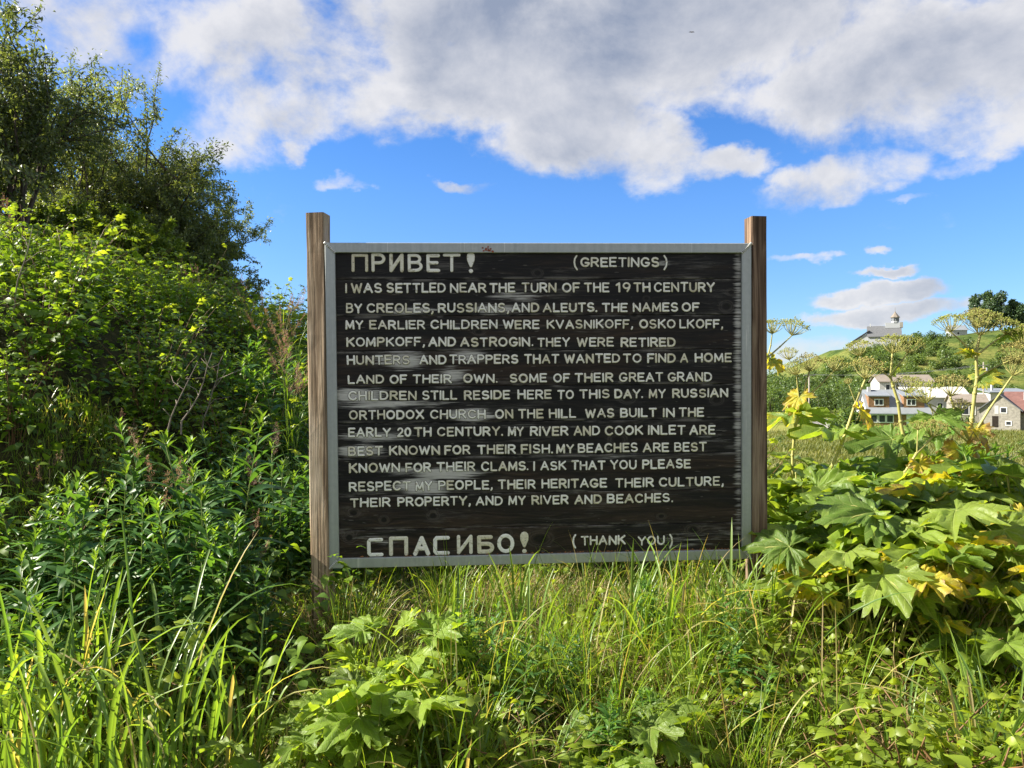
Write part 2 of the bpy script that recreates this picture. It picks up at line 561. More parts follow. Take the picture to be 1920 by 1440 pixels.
def wood_post(name, a, b, worn):
    m = new_mat(name)
    tcx = node('ShaderNodeTexCoord')
    o = X(tcx.outputs['Object'])
    g1 = noise(vmul(o, (60, 60, 1.6)), 1.0, 5, .6, .6)
    g2 = noise(vmul(o, (16, 16, .9)), 1.0, 3, .5, 1.2)
    ring = mth('SINE', g2 * 34)
    c = ramp(g1 * .65 + ring * .08 + .17, [(.28, tuple(x * .35 for x in a)), (.45, a), (.62, b), (.8, tuple(min(1, x * 1.35) for x in b))])
    w = sstep(.52, .7, noise(vmul(o, (9, 9, 1.1), (3, 1, 7)), 1.0, 4, .6))
    c = mixc(w * .7, c, worn)
    crack = sstep(.60, .66, noise(vmul(o, (85, 85, 1.0), (9, 2, 0)), 1.0, 2, .4))
    c = mixc(crack * .75, c, tuple(x * .22 for x in a))
    finish(principled(c, .8, .15, 0, g1 - crack * .7, .006, .8))
    return m


M['post_grey'] = wood_post('weathered_grey_post', (.28, .20, .13), (.52, .40, .28), (.62, .52, .40))
M['post_brown'] = wood_post('brown_post', (.13, .085, .058), (.25, .175, .12), (.36, .28, .19))

# ---------------------------------------------------------------- structure: the ground and what lies on it
def axis(segs):
    out = [segs[0][0]]
    for a, b, st in segs: out += list(np.linspace(a, b, max(2, int(round((b - a) / st)) + 1))[1:])
    return np.array(out)


gx = axis([(-6000, -400, 700), (-400, -60, 34), (-60, -12, 2.4), (-12, 6, .16), (6, 40, 2), (40, 260, 4), (260, 700, 40), (700, 6000, 600)])
gy = axis([(-400, -20, 40), (-20, -2, 2), (-2, 9, .14), (9, 40, .8), (40, 180, 4), (180, 300, 3), (300, 700, 40), (700, 9000, 800)])
GX, GY = np.meshgrid(gx, gy)
GZ = ground_z(GX, GY)
nx, ny = len(gx), len(gy)
ii = (np.arange(ny - 1)[:, None] * nx + np.arange(nx - 1)[None]).ravel()
gm = MB()
gm.add(np.stack([GX, GY, GZ], 2).reshape(-1, 3), np.stack([ii, ii + 1, ii + nx + 1, ii + nx], 1))
m = new_mat('ground_soil_and_meadow')
geo = node('ShaderNodeNewGeometry')
P = X(geo.outputs['Position'])
sx_, sy_, sz_ = (X(o) for o in (lambda n: (put(n.inputs[0], P), n.outputs)[1])(node('ShaderNodeSeparateXYZ')))
soil = ramp(noise(P, 9, 6, .65), [(.3, (.018, .016, .009)), (.5, (.045, .045, .018)), (.7, (.09, .075, .035))])
mead = ramp(noise(vmul(P, (1, 1, 2)), .11, 6, .65), [(.32, (.10, .115, .035)), (.45, (.16, .19, .045)), (.55, (.23, .24, .065)), (.7, (.27, .25, .10))])
mead = mixc(.6, mead, ramp(noise(P, 1.6, 5, .7), [(.3, (.55, .6, .5)), (.7, (1.3, 1.25, 1.2))]), 'MULTIPLY')
hillc = ramp(noise(P, .05, 7, .68), [(.36, (.04, .07, .023)), (.46, (.075, .115, .032)), (.55, (.125, .155, .045)), (.68, (.185, .185, .065))])
hillc = mixc(.9, hillc, ramp(noise(P, .7, 6, .75), [(.34, (.35, .42, .3)), (.66, (1.45, 1.3, 1.15))]), 'MULTIPLY')
far = sstep(12, 30, sy_)
col = mixc(far, soil, mead)
col = mixc(sstep(170, 200, sy_), col, hillc)
finish(principled(col, .95, .05, 0, noise(P, 2.2, 6, .7), .25, .5))
M['ground'] = m
tag(gm.build('ground', m), kind='structure')


def drape(name, pts_xy, z_off, matl, n=14):
    """A sheet following the ground between two edge polylines (left, right)."""
    Lf, Rt = [np.array(p, float) for p in pts_xy]
    ts = np.linspace(0, 1, n)
    def samp(pl):
        d_ = np.concatenate([[0], np.cumsum(np.linalg.norm(np.diff(pl, axis=0), axis=1))]); d_ /= d_[-1]
        return np.stack([np.interp(ts, d_, pl[:, k]) for k in (0, 1)], 1)
    A, B = samp(Lf), samp(Rt)
    G = A[:, None] * (1 - ts[None, :, None]) + B[:, None] * ts[None, :, None]
    Z = ground_z(G[..., 0], G[..., 1]) + z_off
    mb = MB()
    i_ = (np.arange(n - 1)[:, None] * n + np.arange(n - 1)[None]).ravel()
    mb.add(np.concatenate([G, Z[..., None]], 2).reshape(-1, 3), np.stack([i_, i_ + 1, i_ + n + 1, i_ + n], 1))
    return tag(mb.build(name, matl), kind='structure')


M['lawn'] = simple('mown_lawn', (.11, .25, .03), .9, .1, var=.3, scale=.6)
M['gravel'] = simple('gravel', (.30, .28, .26), .95, .1, var=.2, scale=1.5)
M['water'] = simple('muddy_water', (.20, .21, .21), .25, .5, var=.1, scale=.2)


def gxy(px, d): return ((px - 960) / FPX * d, d)


drape('lawn', ([gxy(1560, 102), gxy(1565, 122)], [gxy(1795, 100), gxy(1785, 124)]), .12, M['lawn'])
drape('gravel_road', ([gxy(1490, 106), gxy(1520, 118), gxy(1524, 150)], [gxy(1530, 104), gxy(1556, 120), gxy(1552, 150)]), .10, M['gravel'])
drape('river', ([gxy(1755, 70), gxy(1760, 74)], [gxy(2050, 68), gxy(2050, 75)]), .12, M['water'])

# ---------------------------------------------------------------- the sign
SIGN_W, SIGN_H = 2.0, 1.5067
S_LOC = Vector((.14391, 3.60934, 1.50569))
S_ROT = (Matrix.Rotation(.05935, 3, 'Z') @ Matrix.Rotation(.02357, 3, 'X') @ Matrix.Rotation(-.00936, 3, 'Y'))
sign = thing('information_sign', 'large dark plank sign with white lettering in a grey metal frame on wooden posts', 'sign', S_LOC)
sign.rotation_euler = S_ROT.to_euler()
SR = np.array(S_ROT)


def s_uv(px, py, yl=0.016):
    """Where a photo pixel lands on the sign's board, in the sign's own coordinates."""
    d = np.array([(px - 960) / FPX, 1.0, (720 - py) / FPX])
    dl = SR.T @ d
    ol = SR.T @ (np.array([0, 0, EYE]) - np.array(S_LOC))
    t = (yl - ol[1]) / dl[1]
    h = ol + dl * t
    return h[0], h[2]


m = new_mat('brushed_aluminium')
tcx = node('ShaderNodeTexCoord'); tcx.object = sign
o_ = X(tcx.outputs['Object'])
streak = noise(vmul(o_, (38, 5, 1.2)), 1.0, 4, .6)
spk = noise(o_, 45, 4, .7)
drip = sstep(.66, .72, noise(vmul(o_, (55, 5, 2.0), (4, 0, 0)), 1.0, 2, .5))
ac = ramp(streak * .6 + spk * .4, [(.3, (.36, .39, .38)), (.55, (.46, .49, .475)), (.75, (.54, .57, .55))])
ac = mixc(drip * .55, ac, (.72, .73, .70))
finish(principled(ac, .5, .4, .55, spk, .0008, .4))
M['alu'] = m
M['weld'] = simple('weld_metal', (.55, .56, .53), .5, .5, .6, scale=60)

# frame of four mitred square tubes, front at y=0
t_, dep, hw, hh = .046, .045, SIGN_W / 2, SIGN_H / 2
def rail(a0, a1, b0, b1):
    """outer corners a0-a1, inner corners b0-b1 in (x,z)."""
    mb = MB(); e = .0025
    pr = [a0, a1, b1, b0]
    V = [(x, y, z) for y in (e, dep) for x, z in pr]
    # small front chamfer ring
    cx_ = sum(p[0] for p in pr) / 4; cz_ = sum(p[1] for p in pr) / 4
    ln = abs(a1[0] - a0[0]) > abs(a1[1] - a0[1])
    F_ = []
    for i, (x, z) in enumerate(pr):
        if ln: F_.append((x, 0, z + (e if z < cz_ else -e)))
        else: F_.append((x + (e if x < cx_ else -e), 0, z))
    V = V + F_
    mb.add(V, [(8, 9, 10, 11), (4, 7, 6, 5), (8, 0, 1, 9), (9, 1, 2, 10), (10, 2, 3, 11), (11, 3, 0, 8), (0, 4, 5, 1), (1, 5, 6, 2), (2, 6, 7, 3), (3, 7, 4, 0)])
    return mb


C4 = [(-hw, hh), (hw, hh), (hw, -hh), (-hw, -hh)]
I4 = [(-hw + t_, hh - t_), (hw - t_, hh - t_), (hw - t_, -hh + t_), (-hw + t_, -hh + t_)]
gap = .0007
rails = []
for k in range(4):
    a0, a1 = np.array(C4[k]), np.array(C4[(k + 1) % 4]); b0, b1 = np.array(I4[k]), np.array(I4[(k + 1) % 4])
    u_ = (a1 - a0) / np.linalg.norm(a1 - a0)
    rails.append(rail(tuple(a0 + u_ * gap), tuple(a1 - u_ * gap), tuple(b0 + u_ * gap), tuple(b1 - u_ * gap)).build('frame_rail', M['alu'], sign, smooth=False))
for k, (c, i_) in enumerate(zip(C4, I4)):
    wb = MB()
    for j in range(9):
        f = .02 + .96 * j / 8
        if k == 3 and j > 6: continue
        p = np.array([c[0] + (i_[0] - c[0]) * f, -.001, c[1] + (i_[1] - c[1]) * f])
        ax = nrm(np.array([[i_[0] - c[0], 0, i_[1] - c[1]]]))[0]
        th = np.linspace(0, 2 * np.pi, 9)[:-1]
        sd_ = np.array([-ax[2], 0, ax[0]])
        ring0 = [p + .0075 * math.cos(a) * sd_ + .0042 * math.sin(a) * ax for a in th]
        ring1 = [p + np.array([0, -.0025, 0]) + .005 * math.cos(a) * sd_ + .0026 * math.sin(a) * ax + .001 * ax for a in th]
        V = ring0 + ring1 + [p + np.array([0, -.0034, 0])]
        wb.add(V, [(a, (a + 1) % 8, 8 + (a + 1) % 8, 8 + a) for a in range(8)], [(8 + a, 8 + (a + 1) % 8, 16) for a in range(8)])
    wb.build('weld_bead', M['weld'], rails[k])
# scrap of an old red sticker on the top rail
sk = MB()
r_ = random.Random(5)
for j in range(11):
    u0, v0 = s_uv(904 + r_.random() * 20, 462 + r_.random() * 10, 0)
    n_ = 6; rad = r_.uniform(.004, .010)
    V = [(u0, -.0012 - j * .0001, v0)] + [(u0 + rad * r_.uniform(.5, 1.2) * math.cos(a * 1.047), -.0010 - j * .0001, v0 + rad * r_.uniform(.4, .9) * math.sin(a * 1.047)) for a in range(n_)]
    sk.add(V, None, [(0, 1 + (a + 1) % n_, 1 + a) for a in range(n_)])
sk.build('sticker_scrap', simple('faded_red_sticker', (.28, .07, .04), .7, var=.6, scale=120), rails[0])

# planks
SEAMS = [(524, 522.4), (593.7, 589), (659.8, 653.4), (724.5, 721), (793.8, 785.5), (856, 850.5), (927, 918.7), (992.5, 981.5)]
vs = [hh - .02] + [(s_uv(632, a)[1] + s_uv(1390, b)[1]) / 2 for a, b in SEAMS] + [-hh + .02]
m = new_mat('tarred_weathered_plank')
tcx = node('ShaderNodeTexCoord'); tcx.object = sign
o_ = X(tcx.outputs['Object'])
oi = node('ShaderNodeObjectInfo')
rv = X(oi.outputs['Random'])
cmb = node('ShaderNodeCombineXYZ'); put(cmb.inputs[0], rv * 37); put(cmb.inputs[2], rv * 11)
va = node('ShaderNodeVectorMath', operation='ADD'); put(va.inputs[0], o_); put(va.inputs[1], X(cmb.outputs[0]))
ov = X(va.outputs[0])
KNOTS = [(1008, 512, 9, 7), (995, 533, 7, 6), (1371, 548, 9, 6), (1362, 575, 12, 10), (1212, 560, 6, 5), (898, 622, 10, 6), (655, 1008, 10, 9), (1012, 1010, 22, 13), (1300, 993, 14, 9), (812, 967, 10, 8),
         (720, 975, 8, 7), (663, 962, 10, 7), (1240, 968, 8, 5), (1158, 825, 16, 11), (1176, 747, 14, 9), (1344, 750, 12, 8), (1190, 590, 7, 7), (1265, 1005, 7, 5), (950, 1000, 9, 7), (1205, 500, 6, 5)]
sx_, sy_, sz_ = (X(q) for q in (lambda n: (put(n.inputs[0], o_), n.outputs)[1])(node('ShaderNodeSeparateXYZ')))
kn = None
for px, py, rx, ry in KNOTS:
    u0, v0 = s_uv(px, py)
    k_ = FPX / 3.6
    a_, b_ = (sx_ - u0) / (rx / k_), (sz_ - v0) / (ry / k_)
    g = mth('EXPONENT', (a_ * a_ + b_ * b_) * -.8)
    kn = g if kn is None else mth('MAXIMUM', kn, g)
warp = noise(vmul(ov, (3, 3, 14)), 1.0, 3, .5)
# grain lines sweep round the knots
gz = sz_ * 78 + warp * 7 + kn * 5 + rv * 40
cg = node('ShaderNodeCombineXYZ'); put(cg.inputs[0], sx_ * 2.2 + rv * 20); put(cg.inputs[2], gz)
grain = noise(X(cg.outputs[0]), 1.0, 5, .62, .3)
fine = noise(vmul(ov, (7, 7, 260)), 1.0, 3, .6)
broad = noise(vmul(ov, (1.1, 1, 7)), 1.0, 4, .6)
c = ramp(grain * .6 + fine * .4, [(.34, (.003, .003, .003)), (.50, (.008, .0078, .008)), (.60, (.022, .019, .017)), (.74, (.075, .066, .058))])
c = mixc(sstep(.46, .68, broad + (rv - .5) * .2 - sz_ * .13) * .5, c, ramp(grain, [(.35, (.018, .011, .007)), (.6, (.075, .045, .026)), (.75, (.14, .09, .055))]))
PALE = [(772, 583, 40, 8, .6), (928, 580, 50, 9, .75), (960, 556, 40, 9, .6), (754, 676, 34, 14, .95), (878, 668, 26, 12, .75), (870, 610, 60, 6, .4), (670, 742, 40, 14, .95), (722, 757, 90, 8, .7),
        (880, 777, 32, 10, 1.0), (700, 820, 50, 9, .7), (672, 845, 40, 12, .8), (835, 888, 50, 9, 1.0), (790, 911, 40, 13, 1.0), (752, 884, 40, 9, .6), (1241, 493, 16, 7, .55), (1335, 820, 40, 14, .35),
        (1385, 700, 9, 330, .55), (1010, 800, 200, 6, .25), (690, 1015, 70, 20, .3), (1300, 1010, 120, 22, .3), (850, 705, 26, 16, .7), (1120, 610, 40, 9, .3), (1150, 855, 60, 7, .35)]
pale = None
for px, py, rx, ry, am in PALE:
    u0, v0 = s_uv(px, py)
    k_ = FPX / 3.6
    a_, b_ = (sx_ - u0) / (rx * 1.15 / k_), (sz_ - v0) / (ry * 1.1 / k_)
    g = mth('EXPONENT', (a_ * a_ + b_ * b_) * -.75) * am
    pale = g if pale is None else mth('MAXIMUM', pale, g)
pn = noise(vmul(ov, (5, 5, 70)), 1.0, 6, .66)
pale_f = sstep(.24, .72, pale * 1.1 + (pn - .5) * 1.5 + (fine - .5) * .9 - .06)
pale_f = mth('MULTIPLY', pale_f, sstep(.05, .25, pale))
c = mixc(pale_f * .85, c, ramp(fine * .5 + grain * .5, [(.3, (.32, .305, .28)), (.5, (.62, .605, .57)), (.7, (.80, .78, .74))]))
seam = None
for v_ in vs[1:-1]:
    g = mth('ABSOLUTE', sz_ - v_)
    seam = g if seam is None else mth('MINIMUM', seam, g)
worn_e = sstep(.016, .001, seam) * sstep(.46, .66, noise(vmul(ov, (5, 5, 20), (7, 0, 2)), 1.0, 5, .65))
c = mixc(worn_e * .6, c, (.30, .28, .25))
grey_w = sstep(.52, .70, noise(vmul(ov, (2.2, 2, 11), (1, 4, 2)), 1.0, 6, .68)) * sstep(.40, .62, fine * .6 + grain * .4)
c = mixc(grey_w * .42, c, (.26, .245, .225))
ring = mth('ABSOLUTE', mth('SINE', kn * 14))
c = mixc(sstep(.12, .3, kn) * (ring * grain * .45), c, (.13, .115, .10))
c = mixc(sstep(.62, .85, kn) * .9, c, (.006, .005, .004))
scr = sstep(.70, .74, noise(vmul(ov, (14, 14, 120), (5, 0, 3)), 1.0, 2, .5))
c = mixc(scr * .35, c, (.32, .30, .27))
finish(principled(c, ramp(grain, [(.3, (.45,) * 3), (.7, (.65,) * 3)]), .28, 0, grain * .7 + fine * .3 - kn * .3, .0025, .8))
M['plank'] = m
planks = []
pr_ = random.Random(11)
for i in range(9):
    z1, z0 = vs[i] - .00025, vs[i + 1] + .00025
    mb = MB()
    y0 = .016 + pr_.uniform(-.0003, .0003); c_ = .003; x0, x1, yb = -hw + t_ - .02, hw - t_ + .02, .05
    V = [(x, y, z) for x in (x0, x1) for y, z in ((y0, z0 + c_), (y0, z1 - c_), (y0 + c_, z1), (yb, z1), (yb, z0), (y0 + c_, z0))]
    mb.add(V, [(j, (j + 1) % 6, 6 + (j + 1) % 6, 6 + j) for j in range(6)] + [(0, 5, 4, 3), (0, 3, 2, 1), (6, 9, 10, 11), (6, 7, 8, 9)])
    planks.append(mb.build('plank', M['plank'], sign, smooth=False))

# lettering: rounded router strokes
def arc(cx, cy, rx, ry, a0, a1, n=None):
    n = n or max(4, int(abs(a1 - a0) / 18))
    return [(cx + rx * math.cos(math.radians(a0 + (a1 - a0) * i / n)), cy + ry * math.sin(math.radians(a0 + (a1 - a0) * i / n))) for i in range(n + 1)]


GL = {
    'A': (.92, [[(0, 0), (.5, 1)], [(.5, 1), (1, 0)], [(.2, .34), (.8, .34)]]),
    'B': (.78, [[(0, 0), (0, 1)], [(0, 1), (.5, 1)] + arc(.52, .76, .38, .24, 90, -90) + [(0, .52)], [(.5, .52)] + arc(.56, .26, .44, .26, 90, -90) + [(0, 0)]]),
    'C': (.86, [arc(.54, .5, .54, .5, 42, 318)]),
    'D': (.84, [[(0, 0), (0, 1)], [(0, 1), (.4, 1)] + arc(.42, .5, .58, .5, 90, -90) + [(0, 0)]]),
    'E': (.70, [[(0, 0), (0, 1)], [(0, 1), (1, 1)], [(0, .52), (.85, .52)], [(0, 0), (1, 0)]]),
    'F': (.68, [[(0, 0), (0, 1)], [(0, 1), (1, 1)], [(0, .5), (.82, .5)]]),
    'G': (.90, [arc(.52, .5, .52, .5, 42, 345) , [(.98, .4), (.58, .42)]]),
    'H': (.80, [[(0, 0), (0, 1)], [(1, 0), (1, 1)], [(0, .52), (1, .52)]]),
    'I': (.0, [[(0, 0), (0, 1)]]),
    'K': (.80, [[(0, 0), (0, 1)], [(.95, 1), (0, .42)], [(.3, .6), (1, 0)]]),
    'L': (.66, [[(0, 1), (0, 0)], [(0, 0), (1, 0)]]),
    'M': (.98, [[(0, 0), (.06, 1)], [(.06, 1), (.5, .15)], [(.5, .15), (.94, 1)], [(.94, 1), (1, 0)]]),
    'N': (.82, [[(0, 0), (0, 1)], [(0, 1), (1, 0)], [(1, 0), (1, 1)]]),
    'O': (.92, [arc(.5, .5, .5, .5, 0, 360)]),
    'P': (.74, [[(0, 0), (0, 1)], [(0, 1), (.5, 1)] + arc(.55, .74, .45, .26, 90, -90) + [(0, .48)]]),
    'R': (.78, [[(0, 0), (0, 1)], [(0, 1), (.5, 1)] + arc(.52, .74, .43, .26, 90, -90) + [(0, .48)], [(.48, .48), (1, 0)]]),
    'S': (.76, [arc(.5, .745, .45, .255, 35, 262) + arc(.5, .25, .48, .25, 82, -150)]),
    'T': (.80, [[(0, 1), (1, 1)], [(.5, 1), (.5, 0)]]),
    'U': (.78, [[(0, 1), (0, .4)] + arc(.5, .38, .5, .38, 180, 360) + [(1, 1)]]),
    'V': (.88, [[(0, 1), (.5, 0)], [(.5, 0), (1, 1)]]),
    'W': (1.15, [[(0, 1), (.25, 0)], [(.25, 0), (.5, .85)], [(.5, .85), (.75, 0)], [(.75, 0), (1, 1)]]),
    'X': (.84, [[(0, 0), (1, 1)], [(0, 1), (1, 0)]]),
    'Y': (.84, [[(0, 1), (.5, .48)], [(1, 1), (.5, .48)], [(.5, .48), (.5, 0)]]),
    '0': (.74, [arc(.5, .5, .5, .5, 0, 360)]),
    '1': (.25, [[(0, .78), (1, 1)], [(1, 1), (1, 0)]]),
    '2': (.72, [arc(.5, .72, .45, .28, 165, -35) + [(0, 0)], [(0, 0), (1, 0)]]),
    '9': (.66, [arc(.5, .68, .45, .32, 0, 360), [(.95, .7), (.9, .4), (.62, 0)]]),
    '.': (.0, [[(0, .02), (0, .021)]]),
    ',': (.12, [[(.7, .06), (.75, -.03), (0, -.2)]]),
    '(': (.26, [[(1, 1.3), (.25, .95), (0, .5), (.2, .05), (1, -.38)]]),
    ')': (.26, [[(0, 1.3), (.75, .95), (1, .5), (.8, .05), (0, -.38)]]),
    'П': (.9, [[(0, 0), (0, 1)], [(0, 1), (1, 1)], [(1, 1), (1, 0)]]),
    'И': (.85, [[(0, 1), (0, 0)], [(0, 0), (1, 1)], [(1, 1), (1, 0)]]),
    'С': (.85, [[(1, 1), (.12, 1), (0, .88)], [(0, .88), (0, .12)], [(0, .12), (.12, 0), (1, 0)]]),
    'Б': (.85, [[(.9, 1), (0, 1)], [(0, 1), (0, 0)], [(0, 0), (.6, 0)] + arc(.62, .27, .38, .27, -90, 90) + [(0, .54)]]),
    'О': (.85, [arc(.5, .5, .5, .5, 0, 360)]),
}
for a_, b_ in (('Р', 'P'), ('В', 'B'), ('Е', 'E'), ('Т', 'T'), ('А', 'A')): GL[a_] = GL[b_]


def sweep(mb, pts, rad, h, y0, mat, rnd):
    """Half-round bead along a polyline on the board (x,z), front facing -y."""
    pts = np.asarray(pts, float)
    keep = [0] + [i for i in range(1, len(pts)) if np.linalg.norm(pts[i] - pts[i - 1]) > 1e-5]
    pts = pts[keep]
    rad = np.broadcast_to(np.asarray(rad, float), (len(pts),)) if np.ndim(rad) == 0 else np.asarray(rad)[keep]
    closed = len(pts) > 4 and np.linalg.norm(pts[0] - pts[-1]) < 1e-4
    if closed: pts = pts[:-1]; rad = rad[:-1]
    if len(pts) == 1: pts = np.array([pts[0], pts[0] + [1e-4, 0]]); rad = np.array([rad[0]] * 2)
    K = len(pts)
    if closed: d = nrm(np.roll(pts, -1, 0) - np.roll(pts, 1, 0))
    else: d = nrm(np.gradient(pts, axis=0))
    nn = np.stack([-d[:, 1], d[:, 0]], 1)
    rows = [(pts[i], nn[i], rad[i], 1.0) for i in range(K)]
    if not closed:
        pre, post = [], []
        for a in (80, 55, 28):
            c_, s_ = math.cos(math.radians(a)), math.sin(math.radians(a))
            pre.append((pts[0] - d[0] * rad[0] * s_, nn[0], rad[0] * c_, c_))
            post.insert(0, (pts[-1] + d[-1] * rad[-1] * s_, nn[-1], rad[-1] * c_, c_))
        rows = pre + rows + post
    ph = np.radians([-90, -62, -32, 0, 32, 62, 90]); m_ = len(ph)
    V = []
    for p, n_, r__, hs in rows:
        off = r__ * np.sin(ph); hgt = h * hs * np.cos(ph) ** .6
        for o__, z_ in zip(off, hgt): V.append((p[0] + n_[0] * o__, y0 - z_, p[1] + n_[1] * o__))
    R_ = len(rows)
    rr = range(R_) if closed else range(R_ - 1)
    q = [(i * m_ + j, i * m_ + j + 1, ((i + 1) % R_) * m_ + j + 1, ((i + 1) % R_) * m_ + j) for i in rr for j in range(m_ - 1)]
    mb.add(V, q, mat=mat, rnd=rnd)


def split_corners(pl):
    out, cur = [], [pl[0]]
    for i in range(1, len(pl)):
        cur.append(pl[i])
        if i < len(pl) - 1:
            a = np.subtract(pl[i], pl[i - 1]); b = np.subtract(pl[i + 1], pl[i])
            if np.dot(a, b) < .72 * np.linalg.norm(a) * np.linalg.norm(b): out.append(cur); cur = [pl[i]]
    out.append(cur)
    return out


lr = random.Random(3)


def put_glyph(mb, ch, x, base, w, h, r, wob=.6):
    rn = lr.random()
    jx, jy, sl = lr.uniform(-1, 1) * .0012 * wob, lr.uniform(-1, 1) * .0018 * wob, lr.uniform(-.05, .05) * wob
    hh_ = h * lr.uniform(.97, 1.03)
    r = r * lr.uniform(.88, 1.12)
    if ch == '!':
        P_ = [(x + w / 2, base + h), (x + w / 2, base + h * .75), (x + w / 2, base + h * .4)]
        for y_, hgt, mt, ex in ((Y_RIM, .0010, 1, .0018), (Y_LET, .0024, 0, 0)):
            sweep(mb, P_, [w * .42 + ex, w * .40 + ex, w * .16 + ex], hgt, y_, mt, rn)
            sweep(mb, [(x + w / 2, base + .07 * h), (x + w / 2 + 1e-4, base + .07 * h)], w * .22 + ex, hgt, y_, mt, rn)
        return
    for st in GL[ch][1]:
        st2 = [(x + jx + px * w + (py - .5) * sl * h, base + jy + py * hh_) for px, py in st]
        cl = np.linalg.norm(np.subtract(st[0], st[-1])) < 1e-6 and len(st) > 4
        for part in ([st2] if cl else split_corners(st2)):
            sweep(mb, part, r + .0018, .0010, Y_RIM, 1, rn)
            sweep(mb, part, r, .0024, Y_LET, 0, rn)


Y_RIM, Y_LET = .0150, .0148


def write(mb, word, px0, px1, base_py, top_py, r=.0044):
    u0, v0 = s_uv(px0, base_py); u1, _ = s_uv(px1, base_py); _, v1 = s_uv(px0, top_py)
    h = v1 - v0 - 2 * r
    nat = sum(GL[c][0] for c in word); gaps = len(word) - 1
    g = .36
    sc = (u1 - u0 - 2 * r * len(word) * 0 - 2 * r) / (nat + g * gaps) if gaps else 0
    x = u0 + r
    if not gaps:
        put_glyph(mb, word, x, v0 + r, max(0, u1 - u0 - 2 * r) if GL[word][0] else 0, h, r); return
    for c in word:
        w = GL[c][0] * sc
        put_glyph(mb, c, x, v0 + r, w, h, r)
        x += w + g * sc


def c1(x): return 560 + x / 4.2356
def c2(x): return 1000 + x / 4.2356
def c3(x): return 560 + x / 4
def c4(x): return 1000 + x / 4
def y1(y): return 380 + y / 4.2356
def y3(y): return 720 + y / 4


